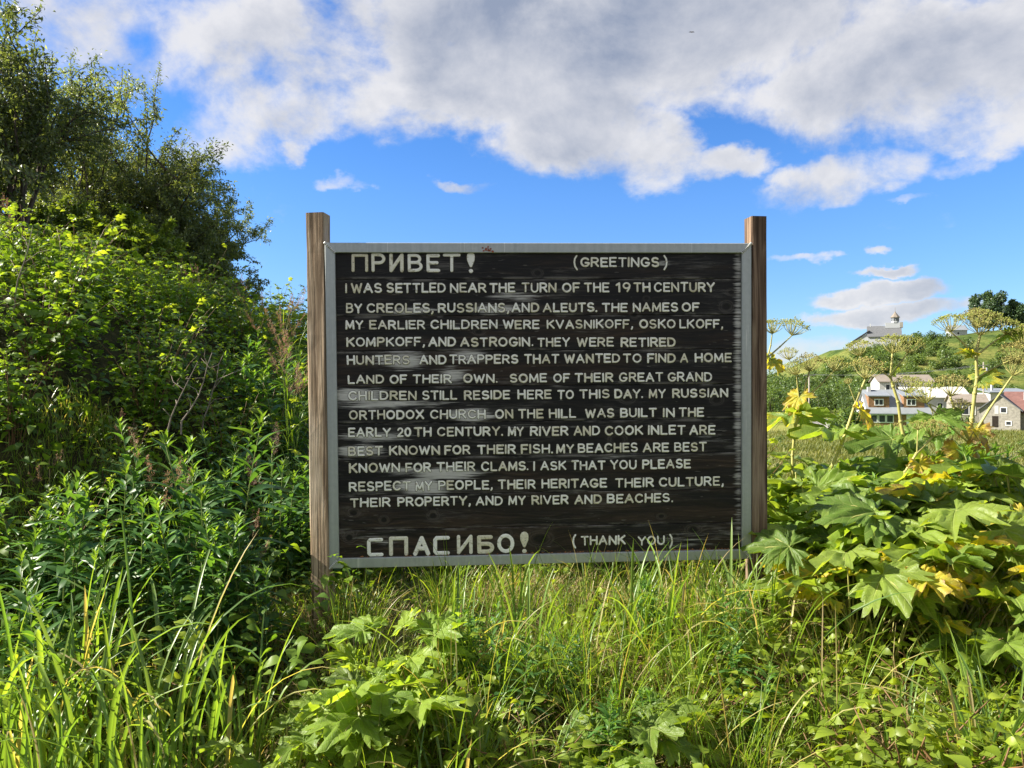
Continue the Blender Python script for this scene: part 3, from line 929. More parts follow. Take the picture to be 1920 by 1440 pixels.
L, Rr = 'L', 'R'
LINES = [   # plank index, (baseline, cap top) at the left and right ends, words with their ends as read off the photograph
    (1, (y1(720), y1(640)), (y1(710), y1(632)), [('I', c1(370), c1(382)), ('WAS', c1(415), c1(663)), ('SETTLED', c1(698), c1(1170)), ('NEAR', c1(1200), c1(1492)), ('THE', c1(1515), c1(1720)), ('TURN', c1(1770), c2(185)), ('OF', c2(228), c2(372)), ('THE', c2(403), c2(605)), ('19', c2(655), c2(775)), ('TH', c2(795), c2(930)), ('CENTURY', c2(955), c2(1440))]),
    (1, (y1(880), y1(800)), (y1(865), y1(792)), [('BY', c1(375), c1(505)), ('CREOLES,', c1(540), c1(1075)), ('RUSSIANS,', c1(1105), c1(1675)), ('AND', c1(1690), c2(47)), ('ALEUTS.', c2(75), c2(508)), ('THE', c2(545), c2(750)), ('NAMES', c2(788), c2(1150)), ('OF', c2(1178), c2(1320))]),
    (2, (y1(1010), y1(935)), (y1(1000), y1(925)), [('MY', c1(372), c1(515)), ('EARLIER', c1(560), c1(1005)), ('CHILDREN', c1(1045), c1(1580)), ('WERE', c1(1620), c2(50)), ('KVASNIKOFF,', c2(105), c2(795)), ('OSKO', c2(840), c2(1130)), ('LKOFF,', c2(1158), c2(1510))]),
    (2, (y1(1145), y1(1068)), (y1(1148), y1(1073)), [('KOMPKOFF,', c1(378), c1(1005)), ('AND', c1(1030), c1(1250)), ('ASTROGIN.', c1(1283), c1(1862)), ('THEY', c1(1895), c2(290)), ('WERE', c2(345), c2(640)), ('RETIRED', c2(693), c2(1130))]),
    (3, (y1(1292), y1(1215)), (y1(1268), y1(1193)), [('HUNTERS', c1(382), c1(885)), ('AND', c1(957), c1(1175)), ('TRAPPERS', c1(1197), c1(1745)), ('THAT', c1(1790), c2(205)), ('WANTED', c2(245), c2(690)), ('TO', c2(712), c2(860)), ('FIND', c2(903), c2(1130)), ('A', c2(1165), c2(1230)), ('HOME', c2(1280), c2(1575))]),
    (3, (y1(1442), y1(1370)), (y1(1420), y1(1343)), [('LAND', c1(390), c1(680)), ('OF', c1(722), c1(862)), ('THEIR', c1(905), c1(1215)), ('OWN.', c1(1305), c1(1580)), ('SOME', c1(1675), c2(110)), ('OF', c2(158), c2(290)), ('THEIR', c2(328), c2(635)), ('GREAT', c2(680), c2(1030)), ('GRAND', c2(1065), c2(1420))]),
    (4, (y3(128), y3(55)), (y3(103), y3(33)), [('CHILDREN', c3(372), c3(885)), ('STILL', c3(925), c3(1190)), ('RESIDE', c3(1240), c3(1587)), ('HERE', c3(1640), c4(138)), ('TO', c4(180), c4(305)), ('THIS', c4(345), c4(572)), ('DAY.', c4(608), c4(823)), ('MY', c4(865), c4(992)), ('RUSSIAN', c4(1040), c4(1460))]),
    (4, (y3(273), y3(201)), (y3(246), y3(175)), [('ORTHODOX', c3(378), c3(940)), ('CHURCH', c3(985), c3(1403)), ('ON', c3(1472), c3(1610)), ('THE', c3(1645), c4(78)), ('HILL', c4(115), c4(320)), ('WAS', c4(388), c4(608)), ('BUILT', c4(650), c4(925)), ('IN', c4(970), c4(1060)), ('THE', c4(1090), c4(1280))]),
    (5, (y3(402), y3(330)), (y3(380), y3(306)), [('EARLY', c3(372), c3(692)), ('20', c3(738), c3(845)), ('TH', c3(867), c3(998)), ('CENTURY.', c3(1038), c3(1532)), ('MY', c3(1568), c3(1690)), ('RIVER', c3(1735), c4(262)), ('AND', c4(300), c4(500)), ('COOK', c4(535), c4(822)), ('INLET', c4(858), c4(1140)), ('ARE', c4(1170), c4(1365))]),
    (5, (y3(543), y3(471)), (y3(505), y3(433)), [('BEST', c3(372), c3(632)), ('KNOWN', c3(678), c3(1060)), ('FOR', c3(1093), c3(1287)), ('THEIR', c3(1340), c3(1630)), ('FISH.', c3(1665), c4(148)), ('MY', c4(172), c4(305)), ('BEACHES', c4(333), c4(785)), ('ARE', c4(820), c4(1018)), ('BEST', c4(1055), c4(1300))]),
    (6, (y3(670), y3(597)), (y3(632), y3(560)), [('KNOWN', c3(378), c3(762)), ('FOR', c3(800), c3(995)), ('THEIR', c3(1033), c3(1327)), ('CLAMS.', c3(1368), c3(1725)), ('I', c3(1758), c3(1774)), ('ASK', c4(52), c4(247)), ('THAT', c4(283), c4(540)), ('YOU', c4(575), c4(775)), ('PLEASE', c4(815), c4(1180))]),
    (6, (y3(811), y3(738)), (y3(767), y3(695)), [('RESPECT', c3(378), c3(840)), ('MY', c3(875), c3(1003)), ('PEOPLE,', c3(1045), c3(1458)), ('THEIR', c3(1495), c4(17)), ('HERITAGE', c4(60), c4(552)), ('THEIR', c4(612), c4(903)), ('CULTURE,', c4(940), c4(1428))]),
    (7, (y3(930), y3(858)), (y3(885), y3(815)), [('THEIR', c3(385), c3(690)), ('PROPERTY,', c3(740), c3(1292)), ('AND', c3(1328), c3(1532)), ('MY', c3(1572), c3(1703)), ('RIVER', c3(1745), c4(265)), ('AND', c4(308), c4(515)), ('BEACHES.', c4(552), c4(1047))]),
]
m = new_mat('routed_white_paint')
tcx = node('ShaderNodeTexCoord')
o_ = X(tcx.outputs['Object'])
rd = attr('rnd')
nz = noise(o_, 90, 4, .65)
n2 = noise(vmul(o_, (40, 40, 90), (2, 0, 0)), 1.0, 3, .6)
c = ramp(nz * .5 + rd * .5, [(.22, (.70, .65, .48)), (.38, (.87, .84, .71)), (.55, (.95, .94, .86))])
c = mixc(sstep(.56, .70, n2) * .65, c, (.34, .29, .16))
c = mixc(sstep(.64, .72, noise(o_, 75, 4, .6)) * .85, c, (.04, .035, .025))
finish(principled(c, .55, .3, 0, nz, .001, .4))
M['paint'] = m
M['groove'] = simple('groove_edge_dirt_and_shadow', (.10, .09, .055), .8, .1, var=.6, scale=140)  # dark rim colour stands for dirt and for shadow painted along the groove edges
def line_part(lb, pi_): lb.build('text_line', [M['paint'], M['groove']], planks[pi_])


for pi_, (bl, tl), (br, tr), words in LINES:
    lb = MB()
    for wd, xa, xb in words:
        f = ((xa + xb) / 2 - 645) / (1380 - 645)
        write(lb, wd, xa, xb, bl + (br - bl) * f, tl + (tr - tl) * f)
    line_part(lb, pi_)
lb = MB()
for ch, xa, xb in (('П', 420, 553), ('Р', 578, 690), ('И', 722, 833), ('В', 866, 985), ('Е', 1015, 1122), ('Т', 1145, 1287), ('!', 1330, 1405)):
    r = .0078
    u0, v0 = s_uv(c1(xa), y1(552)); u1, v1 = s_uv(c1(xb), y1(404))
    if ch == '!': put_glyph(lb, ch, u0, v0, u1 - u0, v1 - v0 - .012, r, .2)
    else: put_glyph(lb, ch, u0 + r, v0 + r, u1 - u0 - 2 * r, v1 - v0 - 2 * r, r, .3)
line_part(lb, 0)
lb = MB()
for ch, xa, xb, yt, yb in (('С', 512, 635, 1150, 1296), ('П', 678, 820, 1140, 1290), ('А', 860, 985, 1142, 1288), ('С', 1010, 1133, 1137, 1283), ('И', 1185, 1305, 1130, 1278), ('Б', 1340, 1465, 1132, 1272), ('О', 1488, 1617, 1120, 1270), ('!', 1655, 1730, 1116, 1262)):
    r = .0092
    u0, v0 = s_uv(c3(xa), y3(yb)); u1, v1 = s_uv(c3(xb), y3(yt))
    if ch == '!': put_glyph(lb, ch, u0, v0, u1 - u0, v1 - v0 - .014, r, .2)
    else: put_glyph(lb, ch, u0 + r, v0 + r, u1 - u0 - 2 * r, v1 - v0 - 2 * r, r, .3)
line_part(lb, 8)
for pi_, ya, yb, tx, cf, yf in ((0, 513, 433, [('(', 318, 352), ('GREETINGS', 372, 1000), (')', 1032, 1066)], c2, y1), (8, 1212, 1140, [('(', 292, 322), ('THANK', 355, 692), ('YOU', 783, 985), (')', 1018, 1048)], c4, y3)):
    lb = MB()
    for wd, xa, xb in tx: write(lb, wd, cf(xa), cf(xb), yf(ya), yf(yb))
    line_part(lb, pi_)
# rusty wood crumbs lying on the lower rail and a bolt head in the corner
cr = MB()
r_ = random.Random(9)
for j in range(150):
    f = r_.random() ** .6
    u = -.1 + 1.03 * f if j % 4 else r_.uniform(-.9, .93)
    p = np.array([u, r_.uniform(.004, .014), -hh + t_ + .002])
    s_ = r_.uniform(.002, .006)
    V = [p + np.array([s_ * r_.uniform(.5, 2) * a, s_ * .6 * b, s_ * .9 * c__ + s_ * .5]) for a, b, c__ in ((1, 0, -.5), (-1, 0, -.5), (0, 1, -.5), (0, -1, -.5), (.1, 0, .7))]
    cr.add(V, None, [(0, 2, 4), (2, 1, 4), (1, 3, 4), (3, 0, 4), (0, 3, 1), (0, 1, 2)])
cr.build('wood_crumbs', simple('rotted_wood_crumbs', (.26, .12, .05), .9, var=.5, scale=90), rails[2], smooth=False)

# posts
def post(pxt, pyt, width, depth, yaw, zb, matl, lx, tilt=0.0, vis_slant=0.0):
    """Square post standing on the ground, its top placed at photo height pyt; lx is its centre in the sign's x."""
    p = np.array(S_LOC) + SR @ np.array([lx, 0, 0])
    mb = MB()
    zt = EYE + (720 - pyt) / FPX * (p[1])
    w, d_ = width / 2, depth
    n = 26; ch = .004
    prof = [(-w + ch, 0), (w - ch, 0), (w, ch), (w, d_ - ch), (w - ch, d_), (-w + ch, d_), (-w, d_ - ch), (-w, ch)]
    V = []
    Hh = zt - zb
    for i in range(n + 1):
        z = zb + Hh * i / n
        for k, (a, b) in enumerate(prof):
            wob = .0008 * math.sin(z * 9 + k * 2) + .0006 * math.sin(z * 23 + k)
            top = vis_slant * a * (i == n)
            V.append((a + wob, b + wob, z - zb + top))
    q = [(i * 8 + j, i * 8 + (j + 1) % 8, (i + 1) * 8 + (j + 1) % 8, (i + 1) * 8 + j) for i in range(n) for j in range(8)]
    V.append((0, d_ / 2, Hh - .002))
    mb.add(V, q, [(n * 8 + j, n * 8 + (j + 1) % 8, (n + 1) * 8) for j in range(8)])
    o = mb.build('post', matl, None, smooth=False)
    # world pose, then parent to the sign keeping it
    rot = Matrix.Rotation(.05935 + yaw, 3, 'Z') @ Matrix.Rotation(.012, 3, 'X') @ Matrix.Rotation(-.00936 + tilt, 3, 'Y')
    zc = S_LOC[2]
    top_off = rot @ Vector((0, 0, zc - zb))
    Mw = Matrix.Translation(Vector((p[0], p[1], zc)) - top_off) @ rot.to_4x4()
    Ms = Matrix.Translation(S_LOC) @ S_ROT.to_4x4()
    o.parent = sign
    o.matrix_local = Ms.inverted() @ Mw
    return o


lp = post(0, 399, .084, .088, math.radians(-10), -.05, M['post_grey'], -hw - .0445)
rp = post(0, 406, .074, .088, math.radians(5), -.05, M['post_brown'], hw + .0415)
lp['label'] = 'weathered grey-brown left post'
rp['label'] = 'reddish brown right post'

# ---------------------------------------------------------------- buildings on the far side of the valley
M['shingle'] = simple('brown_cedar_shingle', (.24, .135, .075), .85, .1, var=.3, scale=4)
M['white_wall'] = simple('white_painted_boards', (.44, .44, .44), .7, .2, var=.06, scale=2)
M['grey_wall'] = simple('weathered_grey_boards', (.27, .255, .225), .85, .1, var=.3, scale=3)
M['metal_roof'] = simple('pale_metal_roof', (.22, .24, .26), .45, .4, var=.1, scale=1)
M['grey_roof'] = simple('grey_shingle_roof', (.125, .13, .14), .9, .1, var=.15, scale=2)
M['tan_roof'] = simple('tan_shingle_roof', (.22, .19, .16), .9, .1, var=.15, scale=2)
M['red_roof'] = simple('red_brown_roof', (.16, .085, .075), .8, .15, var=.18, scale=2)
M['trim'] = simple('white_trim', (.66, .66, .65), .6, .3, var=.05)
M['pane'] = simple('window_glass', (.03, .035, .042), .25, .4, var=.3)
M['dark_open'] = simple('dark_doorway', (.03, .025, .02), .9, .1)
M['church_wall'] = simple('church_white_boards', (.38, .40, .43), .7, .2, var=.08)
M['pole'] = simple('utility_pole_wood', (.30, .27, .24), .8, .1)
M['steel'] = simple('galvanised_steel', (.55, .56, .57), .5, .4, .3)


def prism(mb, prof, y0, y1, ax='y', mat=0):
    """Extrude a closed profile (a,z) along y (or x)."""
    n = len(prof)
    V = [((a, y, z) if ax == 'y' else (y, a, z)) for y in (y0, y1) for a, z in prof]
    mb.add(V, [(i, (i + 1) % n, n + (i + 1) % n, n + i) for i in range(n)], None, mat)
    c0 = np.mean(V[:n], 0); c1_ = np.mean(V[n:], 0)
    mb.add(V + [c0, c1_], None, [(i, 2 * n, (i + 1) % n) for i in range(n)] + [(n + i, n + (i + 1) % n, 2 * n + 1) for i in range(n)], mat)


def gable(parent, x0, x1, y0, y1, z0, eave, ridge, axis_, wallm, roofm, over=.35, th=.16, name='wall', roof_name='roof'):
    w = MB()
    if axis_ == 'x':       # ridge runs along x
        prof = [(y0, z0), (y1, z0), (y1, eave), ((y0 + y1) / 2, ridge), (y0, eave)]
        prism(w, prof, x0, x1, 'x')
    else:
        prof = [(x0, z0), (x1, z0), (x1, eave), ((x0 + x1) / 2, ridge), (x0, eave)]
        prism(w, prof, y0, y1, 'y')
    wo_ = w.build(name, wallm, parent, smooth=False)
    r = MB()
    a0, a1 = (y0, y1) if axis_ == 'x' else (x0, x1)
    b0, b1 = (x0, x1) if axis_ == 'x' else (y0, y1)
    mid = (a0 + a1) / 2
    sl = (ridge - eave) / (mid - a0)
    e = .03
    prof = [(a0 - over, eave - over * sl + e), (mid, ridge + e), (a1 + over, eave - over * sl + e), (a1 + over, eave - over * sl + th + e), (mid, ridge + th + e), (a0 - over, eave - over * sl + th + e)]
    # build as quads so the concave profile fills right
    n = 6
    V = [((bb, a, z) if axis_ == 'x' else (a, bb, z)) for bb in (b0 - over, b1 + over) for a, z in prof]
    q = [(i, (i + 1) % n, n + (i + 1) % n, n + i) for i in range(n)] + [(0, 1, 4, 5), (1, 2, 3, 4), (6, 11, 10, 7), (7, 10, 9, 8)]
    r.add(V, q)
    ro = r.build(roof_name, roofm, parent, smooth=False)
    return wo_, ro


def window(parent, x, y, z, w, h, face='-y', panes=1, th=.06):
    f = MB(); g = MB()
    fr = .12
    def bx(mb, u0, u1, v0, v1, d0, d1):
        if face == '-y': mb.box(u0, u1, y - d1, y - d0, v0, v1)
        elif face == '-x': mb.box(x - d1, x - d0, u0, u1, v0, v1)
        else: mb.box(x + d0, x + d1, u0, u1, v0, v1)
    c = x if face == '-y' else y
    u0, u1, v0, v1 = c - w / 2, c + w / 2, z, z + h
    bx(f, u0, u1, v0, v0 + fr, .003, th); bx(f, u0, u1, v1 - fr, v1, .003, th)
    bx(f, u0, u0 + fr, v0 + fr, v1 - fr, .003, th); bx(f, u1 - fr, u1, v0 + fr, v1 - fr, .003, th)
    for k in range(1, panes):
        uu = u0 + w * k / panes
        bx(f, uu - fr / 2, uu + fr / 2, v0 + fr, v1 - fr, .003, th)
    fo = f.build('window', M['trim'], parent, smooth=False)
    bx(g, u0 + fr, u1 - fr, v0 + fr, v1 - fr, .002, .02)
    g.build('pane', M['pane'], fo, smooth=False)
    return fo


def slab(parent, name, matl, *b):
    mb = MB(); mb.box(*b)
    return mb.build(name, matl, parent, smooth=False)


# brown shingled house with dormers
d = 122.0
u = d / FPX                              # metres per photo pixel there
def X_(px, dd): return (px - 960) / FPX * dd
def Z_(py, dd): return EYE + (720 - py) / FPX * dd
x0 = X_(1629, d); zb = Z_(800, d)
h = thing('shingled_house', 'brown shingled house with a pale metal roof and two window dormers on the lawn', 'house', (x0, d, zb), math.radians(-12))
W = 8.6
w_ = MB(); w_.box(0, W, 0, 7, -1.2, 2.35); wl = w_.build('wall', M['shingle'], h, smooth=False)
g_ = MB(); prism(g_, [(0.0, 2.36), (7.0, 2.36), (3.6, 5.5)], -.02, W + .02, 'x'); g_.build('gable_wall', M['white_wall'], h, smooth=False)
r_m = MB()
V = [(-.4, -.7, 2.0), (W + .4, -.7, 2.0), (W + .4, 3.6, 5.72), (-.4, 3.6, 5.72), (-.4, 7.6, 2.0), (W + .4, 7.6, 2.0)]
V2 = [(x, y, z + .14) for x, y, z in V]
r_m.add(V + V2, [(0, 1, 2, 3), (3, 2, 5, 4), (6, 9, 8, 7), (9, 10, 11, 8), (0, 6, 7, 1), (1, 7, 8, 2), (2, 8, 11, 5), (5, 11, 10, 4), (4, 10, 9, 3), (3, 9, 6, 0)])
r_m.build('roof', M['metal_roof'], h, smooth=False)
for xa, xb in ((.05, 3.1), (5.2, 8.2)):
    dm = MB(); prism(dm, [(.35, 2.95), (.35, 4.75), (3.4, 5.35), (3.4, 5.0)], xa, xb, 'x')
    do = dm.build('dormer', M['shingle'], h, smooth=False)
    dr_ = MB(); prism(dr_, [(.0, 4.80), (3.5, 5.50), (3.5, 5.64), (.0, 4.94)], xa - .2, xb + .2, 'x')
    dr_.build('dormer_roof', M['metal_roof'], do, smooth=False)
    window(do, (xa + xb) / 2 + (.0 if xa < 1 else -.4), .35, 3.35, 1.35, 1.05, panes=2)
for wx in (.75, 1.95, 3.1): window(h, wx, 0, .65, 1.1, 1.3, panes=1)
window(h, 7.3, 0, 1.75, 1.5, .4)
slab(h, 'door', M['trim'], 5.5, 6.5, -.05, -.003, .05, 2.0)
slab(h, 'chimney', M['white_wall'], .5, 1.0, 3.0, 3.5, 5.2, 6.3)
slab(h, 'foundation', M['grey_wall'], -.05, W + .05, -.06, -.004, -1.2, .02)

# little lean-to beside it
sh = thing('garden_shed', 'low brown shed with a white lean-to roof at the left end of the shingled house', 'shed', (X_(1609, d + 2), d + 2, zb), math.radians(-12))
w_ = MB(); w_.box(0, 1.6, 0, 3, -1, 1.9); w_.build('wall', M['shingle'], sh, smooth=False)
w_ = MB(); prism(w_, [(-.3, 1.95), (1.58, 2.9), (1.58, 3.02), (-.3, 2.07)], -.3, 3.2, 'y'); w_.build('roof', M['trim'], sh, smooth=False)

# white two storey house behind
d = 150.0
zb = -5.0
h = thing('white_house', 'white two storey house with a grey roof behind the shingled house', 'house', (X_(1649, d), d, zb), math.radians(-12))
zt = Z_(716, d) - zb
gable(h, 0, 9.5, 0, 7, 0, zt, Z_(704, d) - zb, 'x', M['white_wall'], M['tan_roof'])
for wx in (1.5, 3.3, 6.0): window(h, wx, 0, zt - 1.75, .9, 1.35)
for wx in (1.0, 1.9, 2.8): window(h, wx, 0, zt - 4.4, .8, 1.2)
slab(h, 'porch_roof', M['tan_roof'], -1.9, -.06, 1.2, 4.2, zt - 2.75, zt - 2.5)
for yy in (1.3, 3.9): slab(h, 'porch_post', M['tan_roof'], -1.8, -1.65, yy, yy + .15, 0, zt - 2.78)
slab(h, 'porch_post', M['tan_roof'], -.9, -.75, 1.3, 1.45, 0, zt - 2.78)
wing = MB(); wing.box(3.6, 14.5, -4.2, -.06, 0, zt - 3.0)
wo_ = wing.build('wing_wall', M['white_wall'], h, smooth=False)
wr = MB(); prism(wr, [(-4.6, zt - 3.0), (-.08, zt - 1.1), (-.08, zt - .95), (-4.6, zt - 2.85)], 3.3, 14.8, 'x')
wr.build('wing_roof', M['trim'], wo_, smooth=False)
for wx in (9.5, 11.3, 13.2): window(wo_, wx, -4.2, zt - 5.2, 1.1, 1.3)

# grey-roofed bungalow with big front windows
d = 134.0
zb = -5.1
h = thing('bungalow', 'tan roofed bungalow with a wide white window between the white house and the barn', 'house', (X_(1786, d), d, zb), math.radians(-22))
ez = Z_(754, d) - zb
gable(h, 0, 5.2, 0, 7, 0, ez, Z_(741, d) - zb, 'x', M['grey_wall'], M['tan_roof'])
window(h, 2.0, 0, ez - 2.2, 3.0, 1.6, panes=3)

# weathered barn with a red-brown roof
d = 112.0
zb = Z_(800, d)
h = thing('barn', 'weathered grey barn with a red-brown roof at the right edge', 'barn', (X_(1836, d), d, zb), math.radians(-37))
gable(h, 0, 5.0, 0, 9.5, -.8, 2.5, 4.6, 'y', M['grey_wall'], M['grey_roof'], over=.3, name='gable_wall', roof_name='gable_roof')
gable(h, 3.2, 13, 1.4, 8.4, -.8, 2.35, 4.9, 'x', M['grey_wall'], M['red_roof'], over=.5)
slab(h, 'doorway', M['dark_open'], 1.6, 2.35, -.03, -.003, .0, 1.6)
window(h, 3.6, 0, .25, .8, .7)
window(h, 3.0, 0, 2.0, .9, .9)
slab(h, 'patch_board', M['white_wall'], 1.9, 2.4, -.035, -.004, 1.9, 3.1)
slab(h, 'vent_pipe', M['steel'], 5.2, 5.35, 3.2, 3.35, 3.9, 5.0)
slab(h, 'barn_door', M['dark_open'], 6.4, 8.2, 1.36, 1.397, .0, 1.9)

d = 172.0
h = thing('flat_roofed_cabin', 'small white cabin with a low pale roof behind the barn', 'cabin', (X_(1857, d), d, -4.6), 0)
w_ = MB(); w_.box(0, 9, 0, 5, 0, Z_(737, d) + 4.6); w_.build('wall', M['white_wall'], h, smooth=False)
w_ = MB(); zt = Z_(737, d) + 4.6; prism(w_, [(-.5, zt + .02), (5.4, zt + .9), (5.4, zt + 1.05), (-.5, zt + .22)], -.5, 9.5, 'x'); w_.build('roof', M['metal_roof'], h, smooth=False)
window(h, 3.2, 0, zt - 1.3, 1.8, .9, panes=2)
slab(h, 'chimney', M['steel'], 1.5, 1.9, 2, 2.4, zt + .5, zt + 2.0)

# church on the hill
d = 276.0
u = d / FPX
hz = Z_(634, d)
h = thing('hilltop_church', 'grey roofed church with a small pointed cupola on the crest of the hill', 'church', (X_(1628, d), d, hz - 2.6), math.radians(-24))
zb = 1.6
gable(h, 0, 10.4, 0, 7.6, -2.5, 3.3, 6.9, 'x', M['church_wall'], M['grey_roof'], over=.4)
# low wing to the left, its long roof falling to the left
wn = MB(); prism(wn, [(-6.4, -2.0), (-.05, -2.0), (-.05, 4.6), (-6.4, .55)], .8, 6.8, 'y'); wno = wn.build('wing_wall', M['church_wall'], h, smooth=False)
wr = MB(); prism(wr, [(-7.4, -.0), (.3, 5.25), (.3, 5.5), (-7.4, .25)], .4, 7.2, 'y'); wr.build('wing_roof', M['grey_roof'], wno, smooth=False)
bx_ = MB(); bx_.box(5.6, 10.3, 2.7, 4.9, 6.2, 8.1); cb = bx_.build('tower_base', M['church_wall'], h, smooth=False)
slab(h, 'balcony', M['grey_wall'], 10.32, 11.3, 2.6, 5.0, 6.3, 8.2)
oc = MB()
a_ = np.arange(8) / 8 * 2 * np.pi + math.pi / 8
for z0_, z1_, ra, rb in ((8.1, 10.0, 1.35, 1.35),):
    V = [(8.8 + r__ * math.cos(t), 3.8 + r__ * math.sin(t), z) for z, r__ in ((z0_, ra), (z1_, rb)) for t in a_]
    oc.add(V, [(i, (i + 1) % 8, 8 + (i + 1) % 8, 8 + i) for i in range(8)])
co = oc.build('cupola', M['church_wall'], h, smooth=False)
for k in range(8):
    t = k / 8 * 2 * math.pi
    for off in (-.26, .26):
        wmb = MB()
        cxx, cyy = 8.8 + 1.27 * math.cos(t), 3.8 + 1.27 * math.sin(t)
        tx, ty = -math.sin(t), math.cos(t)
        V = [(cxx + tx * (off + s1 * .15) + math.cos(t) * .02, cyy + ty * (off + s1 * .15) + math.sin(t) * .02, z) for z in (8.7, 9.75) for s1 in (-1, 1)]
        wmb.add(V, [(0, 1, 3, 2)])
        wmb.build('window', M['pane'], co, smooth=False)
rf = MB()
V = [(8.8 + r__ * math.cos(t), 3.8 + r__ * math.sin(t), z) for z, r__ in ((9.95, 1.75), (10.9, .95), (11.7, .32)) for t in a_] + [(8.8, 3.8, 12.4)]
rf.add(V, [(j * 8 + i, j * 8 + (i + 1) % 8, (j + 1) * 8 + (i + 1) % 8, (j + 1) * 8 + i) for j in range(2) for i in range(8)], [(16 + i, 16 + (i + 1) % 8, 24) for i in range(8)] )
rf.build('cupola_roof', M['tan_roof'], h, smooth=False)
cx_ = MB(); cx_.box(8.75, 8.85, 3.75, 3.85, 12.3, 13.6); cx_.box(8.755, 8.845, 3.45, 4.15, 13.0, 13.1); cx_.build('cross', M['grey_wall'], h, smooth=False)
slab(h, 'chimney', M['steel'], .6, .9, 3.6, 3.9, 6.8, 8.0)
window(h, 10.4, 3.8, .4, .9, 1.6, face='+x')
window(h, 9.4, 0, .2, .9, 1.8)

d = 282.0
h = thing('hilltop_cottage', 'small white cottage half hidden at the foot of the tall hilltop trees', 'cottage', (X_(1783, d), d, Z_(630, d) - 2), math.radians(-10))
gable(h, 0, 5.5, 0, 5, 0, 4.2, 5.9, 'x', M['white_wall'], M['metal_roof'])
window(h, 2.5, 0, 2.3, 1.0, 1.2)


# utility poles and their wires
def pole(px, d, top_py, label, trans):
    x, z1 = X_(px, d), Z_(top_py, d)
    zb = float(ground_z(x, d)) - .3
    o = thing('utility_pole', label, 'utility pole', (x, d, zb), 0, None)
    mb = MB(); tube(mb, [(0, 0, 0), (0, 0, z1 - zb)], [.17, .12], 8); mb.build('pole_shaft', M['pole'], o)
    slab(o, 'crossarm', M['pole'], -1.1, 1.1, -.19, -.12, z1 - zb - .75, z1 - zb - .6)
    if trans:
        mb = MB(); tube(mb, [(.45, -.1, z1 - zb - 2.3), (.45, -.1, z1 - zb - 1.2)], [.3, .3], 10); mb.build('transformer', M['steel'], o)
    return np.array([x, d - .16, z1 - .55])


pa = pole(1517, 150, 697, 'thin utility pole left of the white house', False)
pb = pole(1844, 158, 679, 'utility pole with a grey transformer above the barn', True)
for k, off in enumerate((-.9, .9)):
    mb = MB()
    A, B = pa + [off, 0, 0], pb + [off, 0, 0]
    ts = np.linspace(0, 1, 24)
    tube(mb, A + (B - A) * ts[:, None] - np.stack([0 * ts, 0 * ts, 1.6 * 4 * ts * (1 - ts) * .5], 1), .018, 4)
    tag(mb.build('power_line', M['steel']), ('front' if k == 0 else 'rear') + ' overhead wire strung between the two utility poles', 'wire')

# a bird far up
bd = MB()
bp = at(1297, 60, 42)
V = [(-.30, .0, -.03), (-.16, .06, .05), (-.03, .07, .02), (0, .16, .0), (.03, .07, .02), (.16, .06, .05), (.30, .0, -.03), (.15, -.03, .04), (.03, -.04, .02), (0, -.14, .0), (-.03, -.04, .02), (-.15, -.03, .04), (0, .02, .045), (0, .02, -.04)]
t = [(i, (i + 1) % 12, 12) for i in range(12)] + [((i + 1) % 12, i, 13) for i in range(12)]
bd.add(V, None, t)
bd.V[-1] *= .55
o = bd.build('bird', simple('dark_feathers', (.10, .07, .06), .8), smooth=False, loc=bp)
tag(o, 'tiny dark bird gliding under the big grey cloud', 'bird')

# ---------------------------------------------------------------- trees and shrubs across the valley
def clump(seed, h, w, n, leaf, lobes=7, trunk=.25, narrow=0.0):
    r_ = np.random.default_rng(seed)
    mb = MB(); tk = MB()
    tube(tk, [(0, 0, 0), (.05 * w, 0, h * .35), (0, .03 * w, h * .75)], [h * .022, h * .016, h * .006], 6)
    cs = []
    for k in range(lobes):
        f = (k + .5) / lobes
        zc = h * (trunk + (1 - trunk) * (.15 + .72 * f))
        rad = w * .5 * (1 - narrow * f) * (1 - .35 * abs(f - .4)) * r_.uniform(.5, 1.0)
        a = r_.uniform(0, 6.283)
        cs.append((math.cos(a) * rad * .62, math.sin(a) * rad * .62, zc, w * r_.uniform(.20, .31) * (1 - narrow * f * .7)))
        tube(tk, [(0, 0, zc * .55), (math.cos(a) * rad * .3, math.sin(a) * rad * .3, zc * .85), (math.cos(a) * rad * .6, math.sin(a) * rad * .6, zc)], [h * .009, h * .006, h * .003], 4)
    per = n // lobes
    tp = tp_leaf(2, .75, .2, .2)
    for cx, cy, cz, rr in cs:
        v = nrm(r_.normal(size=(per, 3)))
        rad = rr * (.45 + .62 * r_.random(per) ** .6)
        p = np.array([cx, cy, cz]) + v * rad[:, None] * np.array([1, 1, .8])
        dd = nrm(v + r_.normal(0, .6, (per, 3)) + [0, 0, -.2])
        scatter(mb, tp, frames(dd, nrm(v + [0, 0, .8]), r_.normal(0, .5, per)), p, leaf * r_.uniform(.6, 1.4, per), rnd=np.clip(r_.random(per) * .55 + r_.random() * .45, 0, 1))
    return tk, mb


def tree_thing(name, label, cat, loc, seed, h, w, n, leaf, matl, group=None, **k):
    t = thing(name, label, cat, loc, 0, group)
    tk, mb = clump(seed, h, w, n, leaf, **k)
    tk.build('trunk', M['bark'], t)
    mb.build('crown', matl, t)
    return t


